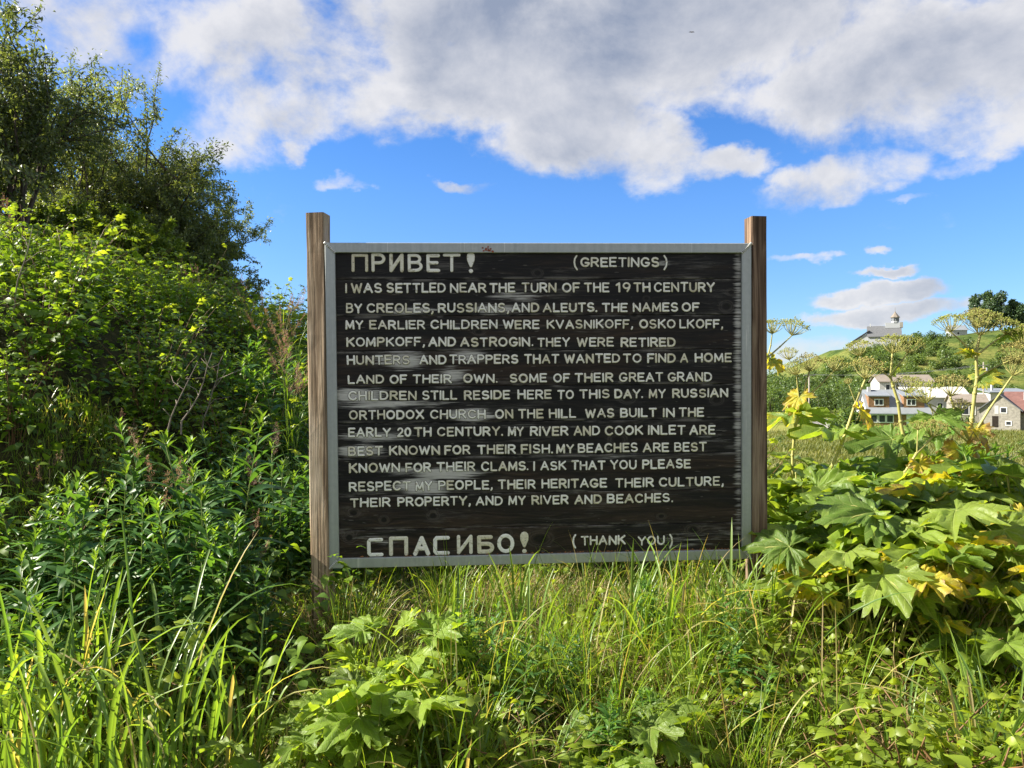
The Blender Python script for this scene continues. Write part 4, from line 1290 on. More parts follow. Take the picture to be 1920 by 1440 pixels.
HL = 'hillside and valley shrubs'
protos = [tree_thing('hillside_shrub', 'x', 'shrub', (0, 0, -50), 40 + i, 3.0, 4.6, 520, .42, M['far_leaf'], HL, lobes=6, trunk=.02) for i in range(3)]
protos_t = [tree_thing('valley_tree', 'x', 'tree', (0, 0, -50), 60 + i, 8.0, 6.0, 900, .45, M['far_leaf'], 'leafy trees at the foot of the hill', lobes=9, trunk=.12) for i in range(3)]
rp_ = random.Random(21)
used = set()


def place(protos_, i, loc, rz, sc, label, group=None):
    p = protos_[i % len(protos_)]
    if id(p) not in used:
        used.add(id(p))
        p.location = loc; p.rotation_euler = (0, 0, rz); p.scale = (sc,) * 3
        p['label'] = label
        if group: p['group'] = group
        return p
    return dup(p, loc, rz, sc, label, group)


# (px, distance, height scale): crest and slope of the hill
for i, (px, d, sc) in enumerate([(1560, 262, .8), (1570, 266, .7), (1548, 258, .8), (1700, 272, 1.1), (1712, 273, 1.25), (1726, 273, 1.3), (1742, 274, 1.2), (1756, 272, .9), (1735, 268, 1.0), (1690, 266, .7), (1622, 262, .95), (1640, 264, 1.0), (1652, 263, .9), (1664, 263, .95), (1604, 262, .6), (1676, 266, .9),
                                 (1760, 277, .7), (1775, 276, .8), (1535, 252, .8), (1520, 246, .9)]):
    x = X_(px, d)
    place(protos, i, (x, d, float(ground_z(x, d)) - .3), rp_.uniform(0, 6), sc, 'rounded dark green shrub on the crest of the hill near the church', 'shrubs on the hill crest')
n_ = 0
for k in range(1500):
    px, d = rp_.uniform(1440, 1925), rp_.uniform(195, 262)
    x = X_(px, d)
    z = float(ground_z(x, d))
    py = px_of((x, d, z))[1]
    thick_ = (1 - (px - 1440) / 480) * .9 + .05
    if rp_.random() > thick_ * .62 or py < 640: continue
    n_ += 1
    if n_ > 230: break
    place(protos, k, (x, d, z - .3), rp_.uniform(0, 6), rp_.uniform(.55, 1.25), 'low bushy shrub on the grassy hillside', 'shrubs on the hillside')
for i, (px, d, sc) in enumerate([(1445, 190, 1.15), (1458, 200, 1.2), (1470, 186, 1.1), (1482, 205, 1.1), (1494, 178, .9), (1502, 196, 1.1), (1452, 150, .95), (1446, 135, .8), (1464, 160, .8), (1512, 184, .9), (1540, 186, .9), (1553, 178, .85), (1566, 186, .95), (1580, 172, .8), (1596, 178, .9), (1612, 172, .85), (1535, 170, .7),
                                 (1600, 150, .7), (1588, 146, .6), (1484, 164, .8), (1500, 150, .55), (1440, 215, 1.3), (1620, 190, .85)]):
    x = X_(px, d)
    place(protos_t, i, (x, d, float(ground_z(x, d)) - .2), rp_.uniform(0, 6), sc, 'leafy green tree at the foot of the hill left of the houses', 'leafy trees at the foot of the hill')
for i, (px, d, sc, lb) in enumerate([(1583, 118, 1.05, 'dark round bush at the left end of the lawn'), (1606, 117, .95, 'dark round bush against the left corner of the shingled house'), (1570, 119, .7, 'smaller bush left of the dark round bushes beside the road'), (1512, 124, .55, 'small bush left of the gravel road'),
                                     (1770, 128, .8, 'green bush between the white house and the bungalow'), (1815, 128, .55, 'low bush in front of the bungalow wall')]):
    x = X_(px, d)
    place(protos, i, (x, d, float(ground_z(x, d)) - .2), rp_.uniform(0, 6), sc, lb, 'bushes around the houses')
for i in range(46):
    px, d = rp_.uniform(1440, 1920), rp_.uniform(74, 104)
    if 1560 < px < 1790 and d > 92: continue
    x = X_(px, d)
    place(protos, i, (x, d, float(ground_z(x, d)) - .3), rp_.uniform(0, 6), rp_.uniform(.16, .36), 'small shrub in the marshy meadow', 'small meadow shrubs')
for i, (px, top, d, w, lb) in enumerate([(1832, 545, 292, 7.0, 'leftmost of the tall dark trees on the hilltop'), (1853, 538, 294, 8.5, 'tallest dark tree in the middle of the hilltop stand'), (1876, 541, 292, 8.0, 'broad dark tree right of the tallest one on the hilltop'),
                                         (1898, 556, 293, 6.5, 'lower dark tree on the right side of the hilltop stand'), (1916, 566, 290, 6.0, 'rightmost dark tree of the hilltop stand'), (1862, 560, 287, 7.0, 'shorter dark tree in front of the hilltop stand')]):
    x = X_(px, d); zg = float(ground_z(x, d))
    tree_thing('hilltop_tree', lb, 'tree', (x, d, zg - .3), 80 + i, Z_(top, d) - zg, w * 1.25, 2600, .7, M['far_dark'], 'tall trees on the hilltop', lobes=13, trunk=.1, narrow=.55)
# things scattered over the marsh
N = 75000
px = rng.uniform(1150, 2350, N)
px = np.where(rng.random(N) < .55, rng.uniform(1425, 1960, N), px); d = 24 + 84 * rng.random(N) ** .8
xs = (px - 960) / FPX * d
keep = ~((px > 1560) & (px < 1790) & (d > 99))
mb = MB()
bz = np.stack([xs, d, ground_z(xs, d)], 1)[keep]
patch = .5 + .5 * np.sin(bz[:, 0] * .31 + 2 * np.sin(bz[:, 1] * .17)) * np.sin(bz[:, 1] * .23)
blades(mb, bz, rng.uniform(.35, .9, len(bz)) * (.6 + .6 * patch), rng.uniform(.035, .09, len(bz)), rng.uniform(0, 6.28, len(bz)), rng.uniform(.1, .5, len(bz)), rng.uniform(.3, .9, len(bz)), K=3, age=rng.uniform(0, .72, len(bz)) * (1.1 - .8 * patch))
M['marsh'] = leaf_mat('marsh_grass_blade', [(.10, .135, .032), (.145, .175, .042), (.20, .215, .06)], trans=.25, rough=.6, old=((.27, .25, .10), (.25, .20, .11)))
tag(mb.build('marsh_grass', M['marsh']), 'tall pale grass covering the marshy valley floor', 'grass', kind='stuff')

# ---------------------------------------------------------------- plants near the sign
TP_ROSE = [tp_compound(k, None, random.Random(5 + k * 3 + j)) for k in (1, 2, 3) for j in (0, 1)]
TP_TRI = [tp_compound(1, tp_leaf(5, .74, .2, .28, .7, .012), random.Random(50 + j)) for j in range(4)]
TP_OV = [tp_leaf(4, .62, .22, dr, .72) for dr in (.1, .3, .5)]
TP_LAN = [tp_leaf(5, .215, .45, dr, .85) for dr in (.05, .3, .62, .95)]
TP_WIL = [tp_leaf(2, .40, .3, .25), tp_leaf(2, .36, .15, .5)]
TP_PAR = [tp_parsnip(100 + k) for k in range(7)]


def arr(*l): return [np.array(a) for a in l]


def wild_rose(seed, h=.95, n=13, spread=.5, lsz=.15, per=11, tps=None, age=0.0):
    r_ = np.random.default_rng(seed)
    tps = tps or TP_ROSE
    st, lf = MB(), MB()
    for k in range(n):
        a = r_.uniform(0, 6.283); sp = spread * r_.uniform(.25, 1.1); hh_ = h * r_.uniform(.55, 1.08)
        b = np.array([math.cos(a), math.sin(a), 0]) * .1 * r_.random()
        s_ = np.linspace(0, 1, 8)
        pts = b + np.stack([math.cos(a) * sp * s_ ** 1.4, math.sin(a) * sp * s_ ** 1.4, hh_ * (1.18 * s_ - .18 * s_ ** 3)], 1) + np.cumsum(r_.normal(0, .012, (8, 3)), 0)
        tube(st, pts, np.linspace(.0055, .0018, 8), 4)
        ts = np.linspace(.2, 1.0, per) + r_.normal(0, .02, per); ts = np.clip(ts, 0, 1)
        P = np.stack([np.interp(ts, s_, pts[:, j]) for j in range(3)], 1)
        la = a + np.arange(per) * 2.4 + r_.normal(0, .4, per)
        D_ = np.stack([np.cos(la), np.sin(la), r_.uniform(-.05, .55, per) + .5 * (ts > .93)], 1)
        R_ = frames(D_, [0, 0, 1], r_.normal(0, .35, per))
        sz = lsz * r_.uniform(.7, 1.3) * r_.uniform(.7, 1.15, per) * (1 - .35 * ts ** 4)
        for j in range(per):
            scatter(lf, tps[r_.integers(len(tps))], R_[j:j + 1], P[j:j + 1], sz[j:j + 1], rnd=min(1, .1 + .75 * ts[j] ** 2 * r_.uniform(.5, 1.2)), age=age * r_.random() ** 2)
    return st, lf


def fireweed(seed, h=1.1, n=2, age=0.0):
    r_ = np.random.default_rng(seed)
    st, lf = MB(), MB()
    for k in range(n):
        a = r_.uniform(0, 6.283); ln = r_.uniform(.03, .16); hh_ = h * r_.uniform(.75, 1.08)
        b = np.array([math.cos(a), math.sin(a), 0]) * .09 * (n > 1)
        s_ = np.linspace(0, 1, 7)
        pts = b + np.stack([math.cos(a) * ln * s_ ** 2, math.sin(a) * ln * s_ ** 2, hh_ * s_], 1)
        tube(st, pts, np.linspace(.006, .002, 7), 5)
        m_ = int(28 * hh_ / 1.0) + 9
        ts = np.concatenate([np.linspace(.22, .96, m_ - 9), np.linspace(.95, 1.0, 9)]); 
        P = np.stack([np.interp(ts, s_, pts[:, j]) for j in range(3)], 1)
        la = np.arange(m_) * 2.399 + r_.normal(0, .25, m_)
        up_ = np.where(ts > .93, r_.uniform(.7, 2.2, m_), .75 - .65 * (1 - ts) + r_.normal(0, .15, m_))
        D_ = np.stack([np.cos(la), np.sin(la), up_], 1)
        R_ = frames(D_, [0, 0, 1], r_.normal(0, .25, m_))
        sz = .205 * r_.uniform(.8, 1.12, m_) * np.where(ts > .93, .5, 1) * np.interp(ts, [0, .3, .6, 1], [.65, 1, 1, .7])
        dro = np.clip(((1 - ts) * 3.2 + r_.normal(0, .6, m_)).astype(int), 0, 3)
        for j in range(4):
            q = dro == j
            scatter(lf, TP_LAN[j], R_[q], P[q], sz[q], rnd=np.clip(.12 + .5 * ts[q] ** 3 + r_.normal(0, .15, q.sum()) + .35 * (ts[q] > .95), 0, 1), age=age + .25 * (r_.random(q.sum()) < .06))
    return st, lf


def herb(seed, h=.30, n=6, lsz=.15, age=0.0):
    return wild_rose(seed, h, n, h * .8, lsz, 5, TP_TRI, age)


def tuft(seed, n=18, Lr=(.45, .8), w=(.007, .012), lean=.35, bend=1.5, rad=.07, age=0.1, dead=.12):
    r_ = np.random.default_rng(seed)
    mb = MB()
    a = r_.uniform(0, 6.283, n); rr = rad * np.sqrt(r_.random(n))
    base = np.stack([np.cos(a) * rr, np.sin(a) * rr, np.full(n, -.02)], 1)
    blades(mb, base, r_.uniform(*Lr, n), r_.uniform(*w, n), a + r_.normal(0, .9, n), np.abs(r_.normal(0, lean * .5, n)), bend * r_.beta(1.3, 1.6, n) * 1.5, K=10, fold=.55, p=r_.uniform(1.6, 2.6), age=np.where(r_.random(n) < dead, r_.uniform(.6, 1.1, n), age * r_.random(n)), twist=r_.normal(0, .5, n))
    return mb


def panicle(mb, tip, d, L_, r_, dens=34):
    """Loose drooping seed head along the last L_ of a stem ending at tip with direction d."""
    f = np.sort(r_.random(dens))
    p0 = tip - d * L_ * (1 - f)[:, None]
    a = r_.uniform(0, 6.283, dens)
    ln = L_ * .34 * (1 - f * .8) * r_.uniform(.5, 1.1, dens)
    dd = nrm(np.stack([np.cos(a) * .8, np.sin(a) * .8, np.full(dens, .75)], 1) + d * .6)
    p1 = p0 + dd * ln[:, None] + np.array([0, 0, -1]) * (ln * .25)[:, None]
    for A, B in zip(p0, p1):
        tube(mb, [A, (A + B) / 2 + [0, 0, .004], B], [.0007, .0006, .0004], 3, cap=False, rnd=r_.random())
    q0, q1 = np.concatenate([p1, (p0 + p1) / 2, .3 * p0 + .7 * p1]), np.concatenate([dd, dd, dd])
    q0 = np.repeat(q0, 2, 0) + r_.normal(0, .004, (len(q0) * 2, 3)); q1 = np.repeat(q1, 2, 0) + r_.normal(0, .4, (len(q1) * 2, 3))
    scatter(mb, tp_leaf(2, .3, .4, .1), frames(q1, [0, 0, 1]), q0, r_.uniform(.009, .015, len(q0)))


def reed(seed, h=1.45, n=5, dead=0.0):
    r_ = np.random.default_rng(seed)
    st, hd, lf = MB(), MB(), MB()
    for k in range(n):
        a = r_.uniform(0, 6.283); ln = r_.uniform(.1, .38); hh_ = h * r_.uniform(.75, 1.05)
        s_ = np.linspace(0, 1, 9)
        pts = np.array([math.cos(a), math.sin(a), 0]) * .08 * r_.random() + np.stack([math.cos(a) * ln * s_ ** 2.4, math.sin(a) * ln * s_ ** 2.4, hh_ * (s_ - .06 * s_ ** 4)], 1)
        tube(st, pts, np.linspace(.0022, .0008, 9), 3, age=dead)
        panicle(hd, pts[-1], nrm((pts[-1] - pts[-3])[None])[0], r_.uniform(.16, .26), r_)
        m_ = 4
        ts = r_.uniform(.1, .65, m_)
        P = np.stack([np.interp(ts, s_, pts[:, j]) for j in range(3)], 1)
        blades(lf, P, r_.uniform(.3, .5, m_), r_.uniform(.006, .010, m_), r_.uniform(0, 6.283, m_), r_.uniform(.15, .4, m_), r_.uniform(.7, 1.9, m_), K=7, fold=.4, age=dead + .2 * r_.random(m_))
    return st, hd, lf


def parsnip_leaf_on(st, lf, b, tip, face, size, k, r_, age, thick=.008):
    """petiole from b to tip; blade leaves the tip along `face`."""
    b, tip, face = np.array(b, float), np.array(tip, float), np.array(face, float)
    s_ = np.linspace(0, 1, 7)[:, None]
    mid = (b + tip) / 2 + np.array([0, 0, .12 * np.linalg.norm(tip - b)])
    pts = (1 - s_) ** 2 * b + 2 * s_ * (1 - s_) * mid + s_ ** 2 * tip
    tube(st, pts, np.linspace(thick, thick * .45, 7), 6)
    # veins run a little under the blade
    R_ = frames(face[None], [0, 0, 1], r_.normal(0, .25))
    scatter(lf, TP_PAR[k % len(TP_PAR)], R_, tip[None], size, rnd=r_.random(), age=age)
    for an in (0, .82, -.82):
        dloc = np.array([math.sin(an), math.cos(an), 0])
        vv = R_[0] @ dloc
        L_ = size * (.8 if an == 0 else .66)
        nz = R_[0] @ np.array([0, 0, 1])
        tube(st, [tip - nz * .004, tip + vv * L_ * .5 - nz * (.008 + .07 * L_ * .5), tip + vv * L_ * .95 - nz * (.008 + .33 * L_ * .9)], [thick * .45, thick * .28, thick * .1], 4, cap=False)


def parsnip_clump(seed, n=5, h=.75, size=.30, age=.15, spread=.42, tilt=(-.35, .35)):
    r_ = np.random.default_rng(seed)
    st, lf = MB(), MB()
    a0 = r_.uniform(0, 6.28)
    for k in range(n):
        a = a0 + k * 6.283 / n + r_.normal(0, .35)
        rr = spread * r_.uniform(.35, 1.1); hh_ = h * r_.uniform(.4, 1.1)
        tip = (math.cos(a) * rr, math.sin(a) * rr, hh_)
        face = (math.cos(a), math.sin(a), r_.uniform(*tilt))
        parsnip_leaf_on(st, lf, (math.cos(a) * .03, math.sin(a) * .03, 0), tip, face, size * r_.uniform(.7, 1.15), int(r_.integers(7)), r_, age * (r_.uniform(.8, 1.2) if age > .6 else r_.uniform(.2, 1.6)))
    return st, lf


def umbel_mesh(w, r_, brown, tilt=(0, 0, 1), flat=.55):
    """Compound umbel: spokes ending in small umbels of seeds; origin where the spokes meet."""
    mb = MB()
    n = 26 if w > .12 else 18
    tz = nrm(np.array([tilt], float))[0]
    R_ = frames(np.array([tz]), [0, 1, .01])[0]      # local y axis is the umbel axis
    tx, tyv = R_[:, 0], R_[:, 2]
    seed = (np.array([(0, 0, 0), (.32, .35, .16), (-.32, .35, .16), (.32, .35, -.16), (-.32, .35, -.16), (0, 1, 0)], float), np.zeros((0, 4), int), np.array([(0, 1, 2), (0, 4, 3), (0, 3, 1), (0, 2, 4), (5, 2, 1), (5, 3, 4), (5, 1, 3), (5, 4, 2)]), np.zeros(6))
    P, Dd, S_, Rn = [], [], [], []
    rb = .75 if brown else .35
    for k in range(n):
        f = math.sqrt((k + .5) / n); a = k * 2.39996 + r_.normal(0, .15)
        rad = w / 2 * f * r_.uniform(.9, 1.08)
        hgt = w * flat * (1 - .42 * f * f) * r_.uniform(.9, 1.08)
        e = tx * math.cos(a) * rad + tyv * math.sin(a) * rad + tz * hgt
        mid = e * .5 + tz * hgt * -.06 + (tx * math.cos(a) + tyv * math.sin(a)) * rad * .12
        tube(mb, [np.zeros(3), mid, e], [.0016, .0014, .0010], 4, cap=False, rnd=.55, mat=1)
        m_ = 11
        v = nrm(np.stack([r_.normal(0, 1, m_), r_.normal(0, 1, m_), np.abs(r_.normal(0, .8, m_)) + .1], 1))
        dirs = v[:, :1] * tx + v[:, 1:2] * tyv + v[:, 2:] * tz
        lr_ = w * .085 * r_.uniform(.7, 1.1, m_)
        for vv, ll in zip(dirs, lr_):
            tube(mb, [e, e + vv * ll], [.0007, .0005], 3, cap=False, rnd=.5, mat=1)
        P.append(e + dirs * lr_[:, None]); Dd.append(dirs + r_.normal(0, .25, (m_, 3))); S_.append(w * .052 * r_.uniform(.6, 1.2, m_)); Rn.append(np.clip(r_.random(m_) * .7 + r_.random() * .4, 0, 1))
    P, Dd, S_, Rn = map(np.concatenate, (P, Dd, S_, Rn))
    scatter(mb, seed, frames(Dd, [.3, .2, 1], r_.uniform(0, 6, len(P))), P, S_, rnd=Rn)
    return mb


def bp2(bx, by): return 1420 + bx / 3.79, 500 + by / 3.79      # read-off coordinates of the right-hand plants


def flowering_parsnip(label, d, stems, umbels, leaves, seed):
    """stems: polylines of (x, y[, depth offset]); umbels: (x, y of spoke meeting point, width, brown, tilt); leaves: (from x,y, tip x,y, face, size, age)."""
    r_ = np.random.default_rng(seed)
    def W(p):
        px, py = bp2(p[0], p[1])
        return at(px, py, d + (p[2] if len(p) > 2 else 0))
    base = W(stems[0][0])
    gz = float(ground_z(base[0], base[1]))
    root = np.array([base[0] + (.03 * r_.normal()), base[1], gz])
    t = thing('cow_parsnip', label, 'plant', root, 0, 'cow parsnips gone to seed')
    sb, lb = MB(), MB()
    for i, (pl, r0, r1) in enumerate((s[0:1] + [s[1], s[2]]) if False else ([q for q in s[:-2]], s[-2], s[-1]) for s in stems):
        pts = np.array([W(p) for p in pl]) - root
        if i == 0: pts = np.concatenate([[[0, 0, -.02]], pts])
        # smooth between nodes
        ts = np.arange(len(pts)); tt = np.linspace(0, len(pts) - 1, (len(pts) - 1) * 4 + 1)
        sp = np.stack([np.interp(tt, ts, pts[:, j]) for j in range(3)], 1)
        tube(sb, sp, np.linspace(r0, r1, len(sp)), 7)
        for p, rr in zip(pts[1:-1], np.linspace(r0, r1, len(pts))[1:-1]):
            tube(sb, [p - [0, 0, rr * 1.1], p - [0, 0, rr * .3], p + [0, 0, rr * .5], p + [0, 0, rr * 1.2]], [rr * .9, rr * 1.3, rr * 1.25, rr * .8], 7)
    for (b, tip, face, size, age) in leaves:
        parsnip_leaf_on(sb, lb, W(b) - root, W(tip) - root, face, size, int(r_.integers(7)), r_, age, .0045)
    sb.build('stem', M['parsnip_stem'], t)
    if lb.n: lb.build('leaves', M['parsnip'], t)
    for (x, y, w, brown, tilt, *dd) in umbels:
        w_m = w / 3.79 / FPX * d
        um = umbel_mesh(w_m, r_, brown, tilt)
        um.build('umbel', [M['umbel_brown'] if brown else M['umbel_green'], M['parsnip_stem']], t, loc=W((x, y, *dd)) - root)
    return t


UP = (0, 0, 1)
flowering_parsnip('cow parsnip just right of the right post with two seed heads against the sky', 4.3, [[(20, 1300), (15, 1000), (40, 720), (80, 640), .009, .006], [(80, 640), (160, 570), (245, 490), .005, .003], [(60, 690), (95, 560), (105, 480), .005, .003]],
                  [(245, 490, 200, 0, (.25, -.2, 1)), (105, 478, 170, 0, (-.1, -.3, 1))], [((80, 640), (95, 655), (.3, -.4, -.6), .12, .6)], 1)
flowering_parsnip('slender cow parsnip with three yellow-green heads left of the brown house', 4.6, [[(250, 1340), (268, 1150), (300, 1010), (322, 945), (345, 830), (370, 745), .009, .005], [(305, 1000), (283, 830), (278, 770), .004, .003], [(330, 945), (440, 850), (545, 740), .005, .0035], [(318, 820), (262, 720), (225, 660), .003, .002]],
                  [(370, 745, 205, 1, (0, -.2, 1)), (278, 770, 170, 0, (-.35, 0, 1)), (545, 742, 170, 0, (.3, 0, 1)), (225, 662, 140, 0, (-.1, 0, 1))],
                  [((270, 1150), (240, 1060), (-1, -.3, -.35), .22, .45), ((270, 1150), (310, 1060), (.6, -.5, .2), .2, .25), ((325, 945), (300, 920), (-.5, -.3, -.9), .13, .75)], 2)
flowering_parsnip('leaning cow parsnip whose dark umbel stands in front of the white house', 4.4, [[(525, 1430), (600, 1260), (645, 1130), (690, 990), (730, 890), (768, 800), .010, .006], [(695, 960), (650, 840), .003, .002]],
                  [(768, 800, 250, 1, (.1, -.15, 1)), (650, 835, 65, 1, (-.2, 0, 1))], [((600, 1250), (560, 1180), (-1, -.2, -.05), .30, .3), ((600, 1250), (640, 1170), (.8, .2, .15), .16, .2), ((695, 985), (730, 1010), (.4, -.3, -.9), .13, .8)], 3)
flowering_parsnip('tall cow parsnip with three broad green umbels rising below the church', 4.7, [[(1095, 1400), (1045, 1240), (1018, 1100), (1000, 960), (965, 850), (945, 780), (955, 690), (960, 618), .012, .006], [(945, 785), (830, 710), (728, 635), .005, .0035], [(950, 770), (1010, 690), (1066, 616), .005, .0035]],
                  [(960, 618, 220, 0, (0, -.15, 1)), (728, 635, 185, 0, (-.25, 0, 1)), (1066, 614, 210, 0, (.3, -.1, 1))], [((1045, 1240), (960, 1230), (-1, -.3, -.1), .30, .15), ((1045, 1240), (1080, 1180), (.5, -.6, .0), .24, .1), ((945, 785), (968, 770), (.5, 0, .8), .07, .35)], 4)
flowering_parsnip('stout many branched cow parsnip carrying the largest dark brown umbel', 4.2, [[(1600, 1440), (1560, 1350), (1510, 1240), .013, .011], [(1510, 1240), (1440, 1110), (1400, 1010), (1372, 925), .008, .006], [(1490, 1240), (1340, 1110), (1205, 975), .006, .004], [(1505, 1235), (1465, 1110), (1440, 1030), .005, .003], [(1225, 975), (1330, 1030), (1390, 1055), .003, .002]],
                  [(1372, 922, 255, 1, (.05, -.15, 1)), (1203, 972, 250, 0, (-.3, -.1, 1)), (1440, 1028, 150, 1, (0, -.1, 1)), (1075, 900, 210, 0, (-.1, -.1, 1), .15)], [((1500, 1260), (1440, 1300), (-.5, -.5, -1), .17, .95), ((1500, 1240), (1540, 1170), (.4, -.4, -.7), .14, .85), ((1225, 975), (1250, 1060), (-.1, -.6, -.35), .22, .12)], 5)
flowering_parsnip('tallest cow parsnip whose double top umbel reaches above the hill crest', 4.5, [[(1500, 1280), (1525, 1080), (1545, 900), (1562, 790), (1555, 640), (1565, 560), (1582, 490), .013, .007], [(1545, 630), (1450, 530), (1375, 465), .006, .004], [(1560, 630), (1660, 550), (1760, 480), .006, .004], [(1565, 790), (1660, 730), (1745, 690), .006, .004]],
                  [(1582, 490, 300, 0, (.0, -.2, 1)), (1560, 440, 230, 1, (-.05, -.1, 1)), (1375, 465, 220, 0, (-.25, -.1, 1)), (1760, 482, 200, 0, (.3, -.1, .9))], [((1560, 800), (1580, 800), (.6, -.2, .45), .13, .5), ((1540, 630), (1520, 625), (-.6, 0, .4), .09, .55), ((1760, 482), (1790, 480), (.9, -.2, -.05), .16, .2)], 6)
flowering_parsnip('cow parsnip at the right edge with two withering brown heads', 4.4, [[(1545, 1180), (1650, 1010), (1740, 880), (1810, 780), .008, .005], [(1745, 690), (1860, 640), (1930, 600), .005, .004]],
                  [(1815, 775, 230, 1, (.35, -.15, 1)), (1845, 690, 260, 1, (.1, 0, 1)), (1900, 560, 240, 0, (.1, 0, 1))], [((1560, 1170), (1545, 1150), (-.3, -.6, -.5), .13, .95)], 7)
flowering_parsnip('short cow parsnip with a low ripe head in front of the lawn', 4.1, [[(1050, 1460), (1130, 1330), (1190, 1270), (1245, 1210), .008, .005], [(1135, 1320), (1140, 1160), .004, .003]],
                  [(1245, 1210, 200, 1, (.1, -.2, 1)), (1140, 1160, 110, 0, (0, 0, 1))], [((1100, 1380), (1150, 1400), (.3, -.5, -.8), .12, .9)], 8)
flowering_parsnip('small cow parsnip with one dark low umbel near the centre of the lawn', 4.9, [[(985, 1430), (990, 1300), (1000, 1220), .006, .004], [(985, 1340), (900, 1240), (838, 1185), .003, .002]],
                  [(1000, 1220, 175, 1, (0, -.1, 1)), (838, 1185, 120, 0, (-.1, 0, 1))], [], 9)


def make(name, label, cat, loc, rz, group, parts):
    t = thing(name, label, cat, loc, rz, group)
    for pn, mb, mt in parts: mb.build(pn, mt, t)
    return t


class Kind:
    """A plant kind: a few built prototypes, then copies of thing and parts."""
    def __init__(s, name, cat, builders): s.name, s.cat, s.b, s.p, s.i = name, cat, builders, [], 0

    def put(s, x, y, label, group=None, scale=1.0, rz=None, variant=None, dz=0.0):
        k = s.i % len(s.b) if variant is None else variant
        s.i += 1
        loc = (x, y, float(ground_z(x, y)) - .01 + dz)
        rz = pr.uniform(0, 6.28) if rz is None else rz
        while len(s.p) < len(s.b): s.p.append(None)
        if s.p[k] is None:
            s.p[k] = make(s.name, label, s.cat, loc, rz, group, s.b[k]())
            s.p[k].scale = (scale,) * 3
            return s.p[k]
        return dup(s.p[k], loc, rz, scale, label, group)


pr = random.Random(77)
def sl(pair, mats, names=('stems', 'leaves')): return [(n, p, m_) for n, p, m_ in zip(names, pair, mats)]


K_rose = Kind('wild_rose_bush', 'bush', [lambda k=k: sl(wild_rose(200 + k), (M['stem_red'], M['rose'])) for k in range(4)])
K_fire = Kind('fireweed', 'plant', [lambda k=k: sl(fireweed(300 + k, 1.0, 3 if k < 3 else 2), (M['stem_green'], M['fireweed'])) for k in range(5)])
K_herb = Kind('raspberry_plant', 'plant', [lambda k=k: sl(herb(400 + k, age=.25), (M['stem_red'], M['herb'])) for k in range(4)])
K_clump = Kind('cow_parsnip', 'plant', [lambda k=k: sl(parsnip_clump(500 + k, [11, 9, 12, 8, 9][k], age=[.12, .2, .1, .66, .42][k]), (M['parsnip_stem'], M['parsnip'])) for k in range(5)])
K_young = Kind('cow_parsnip', 'plant', [lambda k=k: sl(parsnip_clump(540 + k, [13, 11, 14][k], .48, .21, [.1, .16, .05][k], .27, (-.1, .55)), (M['parsnip_stem'], M['parsnip'])) for k in range(3)])
K_tuft = Kind('grass_tuft', 'grass', [lambda k=k: [('blades', tuft(600 + k, [13, 17, 11, 15][k], w=(.009, .017)), M['bluegrass'])] for k in range(4)])
K_thin = Kind('grass_tuft', 'grass', [lambda k=k: [('blades', tuft(650 + k, 34, (.25, .6), (.003, .006), .5, 1.3, .09, .3, .22), M['grass'])] for k in range(3)])
K_reed = Kind('reed_grass', 'grass', [lambda k=k: (lambda q: [('stems', q[0], M['straw'] if k == 2 else M['grass']), ('seed_heads', q[1], M['panicle']), ('leaves', q[2], M['grass'])])(reed(700 + k, dead=.2)) for k in range(3)])

# left bank: wild roses over the upper slope, in the sun
for j, y in enumerate(np.arange(3.5, 10.6, .62)):
    toe = float(toe_x(y))
    for x in np.arange(toe - .35 - .1 * (j % 2), -7.2, -.66):
        xx, yy = x + pr.uniform(-.2, .2), y + pr.uniform(-.2, .2)
        px, py = px_of((xx, yy, float(ground_z(xx, yy)) + .6))
        if px < -120 or px > 590: continue
        low = (toe - xx) < .9 and yy < 5.4
        if low: K_rose.put(xx, yy, 'dark leafy wild rose bush low in the shade of the left bank', 'wild rose bushes low on the left bank', pr.uniform(.5, .7))
        else: K_rose.put(xx, yy, 'wild rose bush with bright yellow-green leaves high on the sunny left bank', 'wild rose bushes high on the left bank', pr.uniform(.5, .82) * (1 if xx > -5.5 else .8))

# fireweed on the lower bank, beside and behind the left post
def fit_top(px, d, top_py, h0):
    zg = float(ground_z(X_(px, d), d))
    return max(.3, (EYE + (720 - top_py) / FPX * d - zg) / h0)


for px, d, tp_ in [(105, 3.1, 850), (60, 3.3, 900), (170, 3.3, 900), (215, 3.6, 835), (262, 3.4, 880), (320, 3.3, 840), (300, 3.8, 800), (405, 3.35, 800), (390, 4.0, 850), (455, 3.6, 870), (480, 3.3, 930), (515, 4.0, 840),
                   (530, 4.1, 900), (200, 2.95, 985), (150, 3.7, 880), (30, 3.2, 930), (350, 4.1, 850), (430, 4.4, 800), (20, 2.9, 990), (500, 4.5, 780), (560, 4.3, 800), (240, 4.0, 850), (370, 3.1, 960), (440, 3.2, 960), (500, 3.2, 1010)]:
    sc = fit_top(px, d, tp_, 1.03)
    K_fire.put(X_(px, d), d, 'leafy green fireweed stalks in the shade at the foot of the left bank', 'fireweed at the foot of the left bank', sc)
for px, d, tp_ in [(490, 5.4, 640), (520, 5.9, 660), (548, 5.2, 690), (560, 6.2, 660), (505, 6.8, 610), (535, 7.2, 650), (470, 6.2, 620), (570, 5.6, 700), (440, 5.5, 660)]:
    sc = fit_top(px, d, tp_, 1.03)
    K_fire.put(X_(px, d), d, 'tall slender fireweed stalks against the sky left of the left post', 'tall fireweed left of the left post', sc)
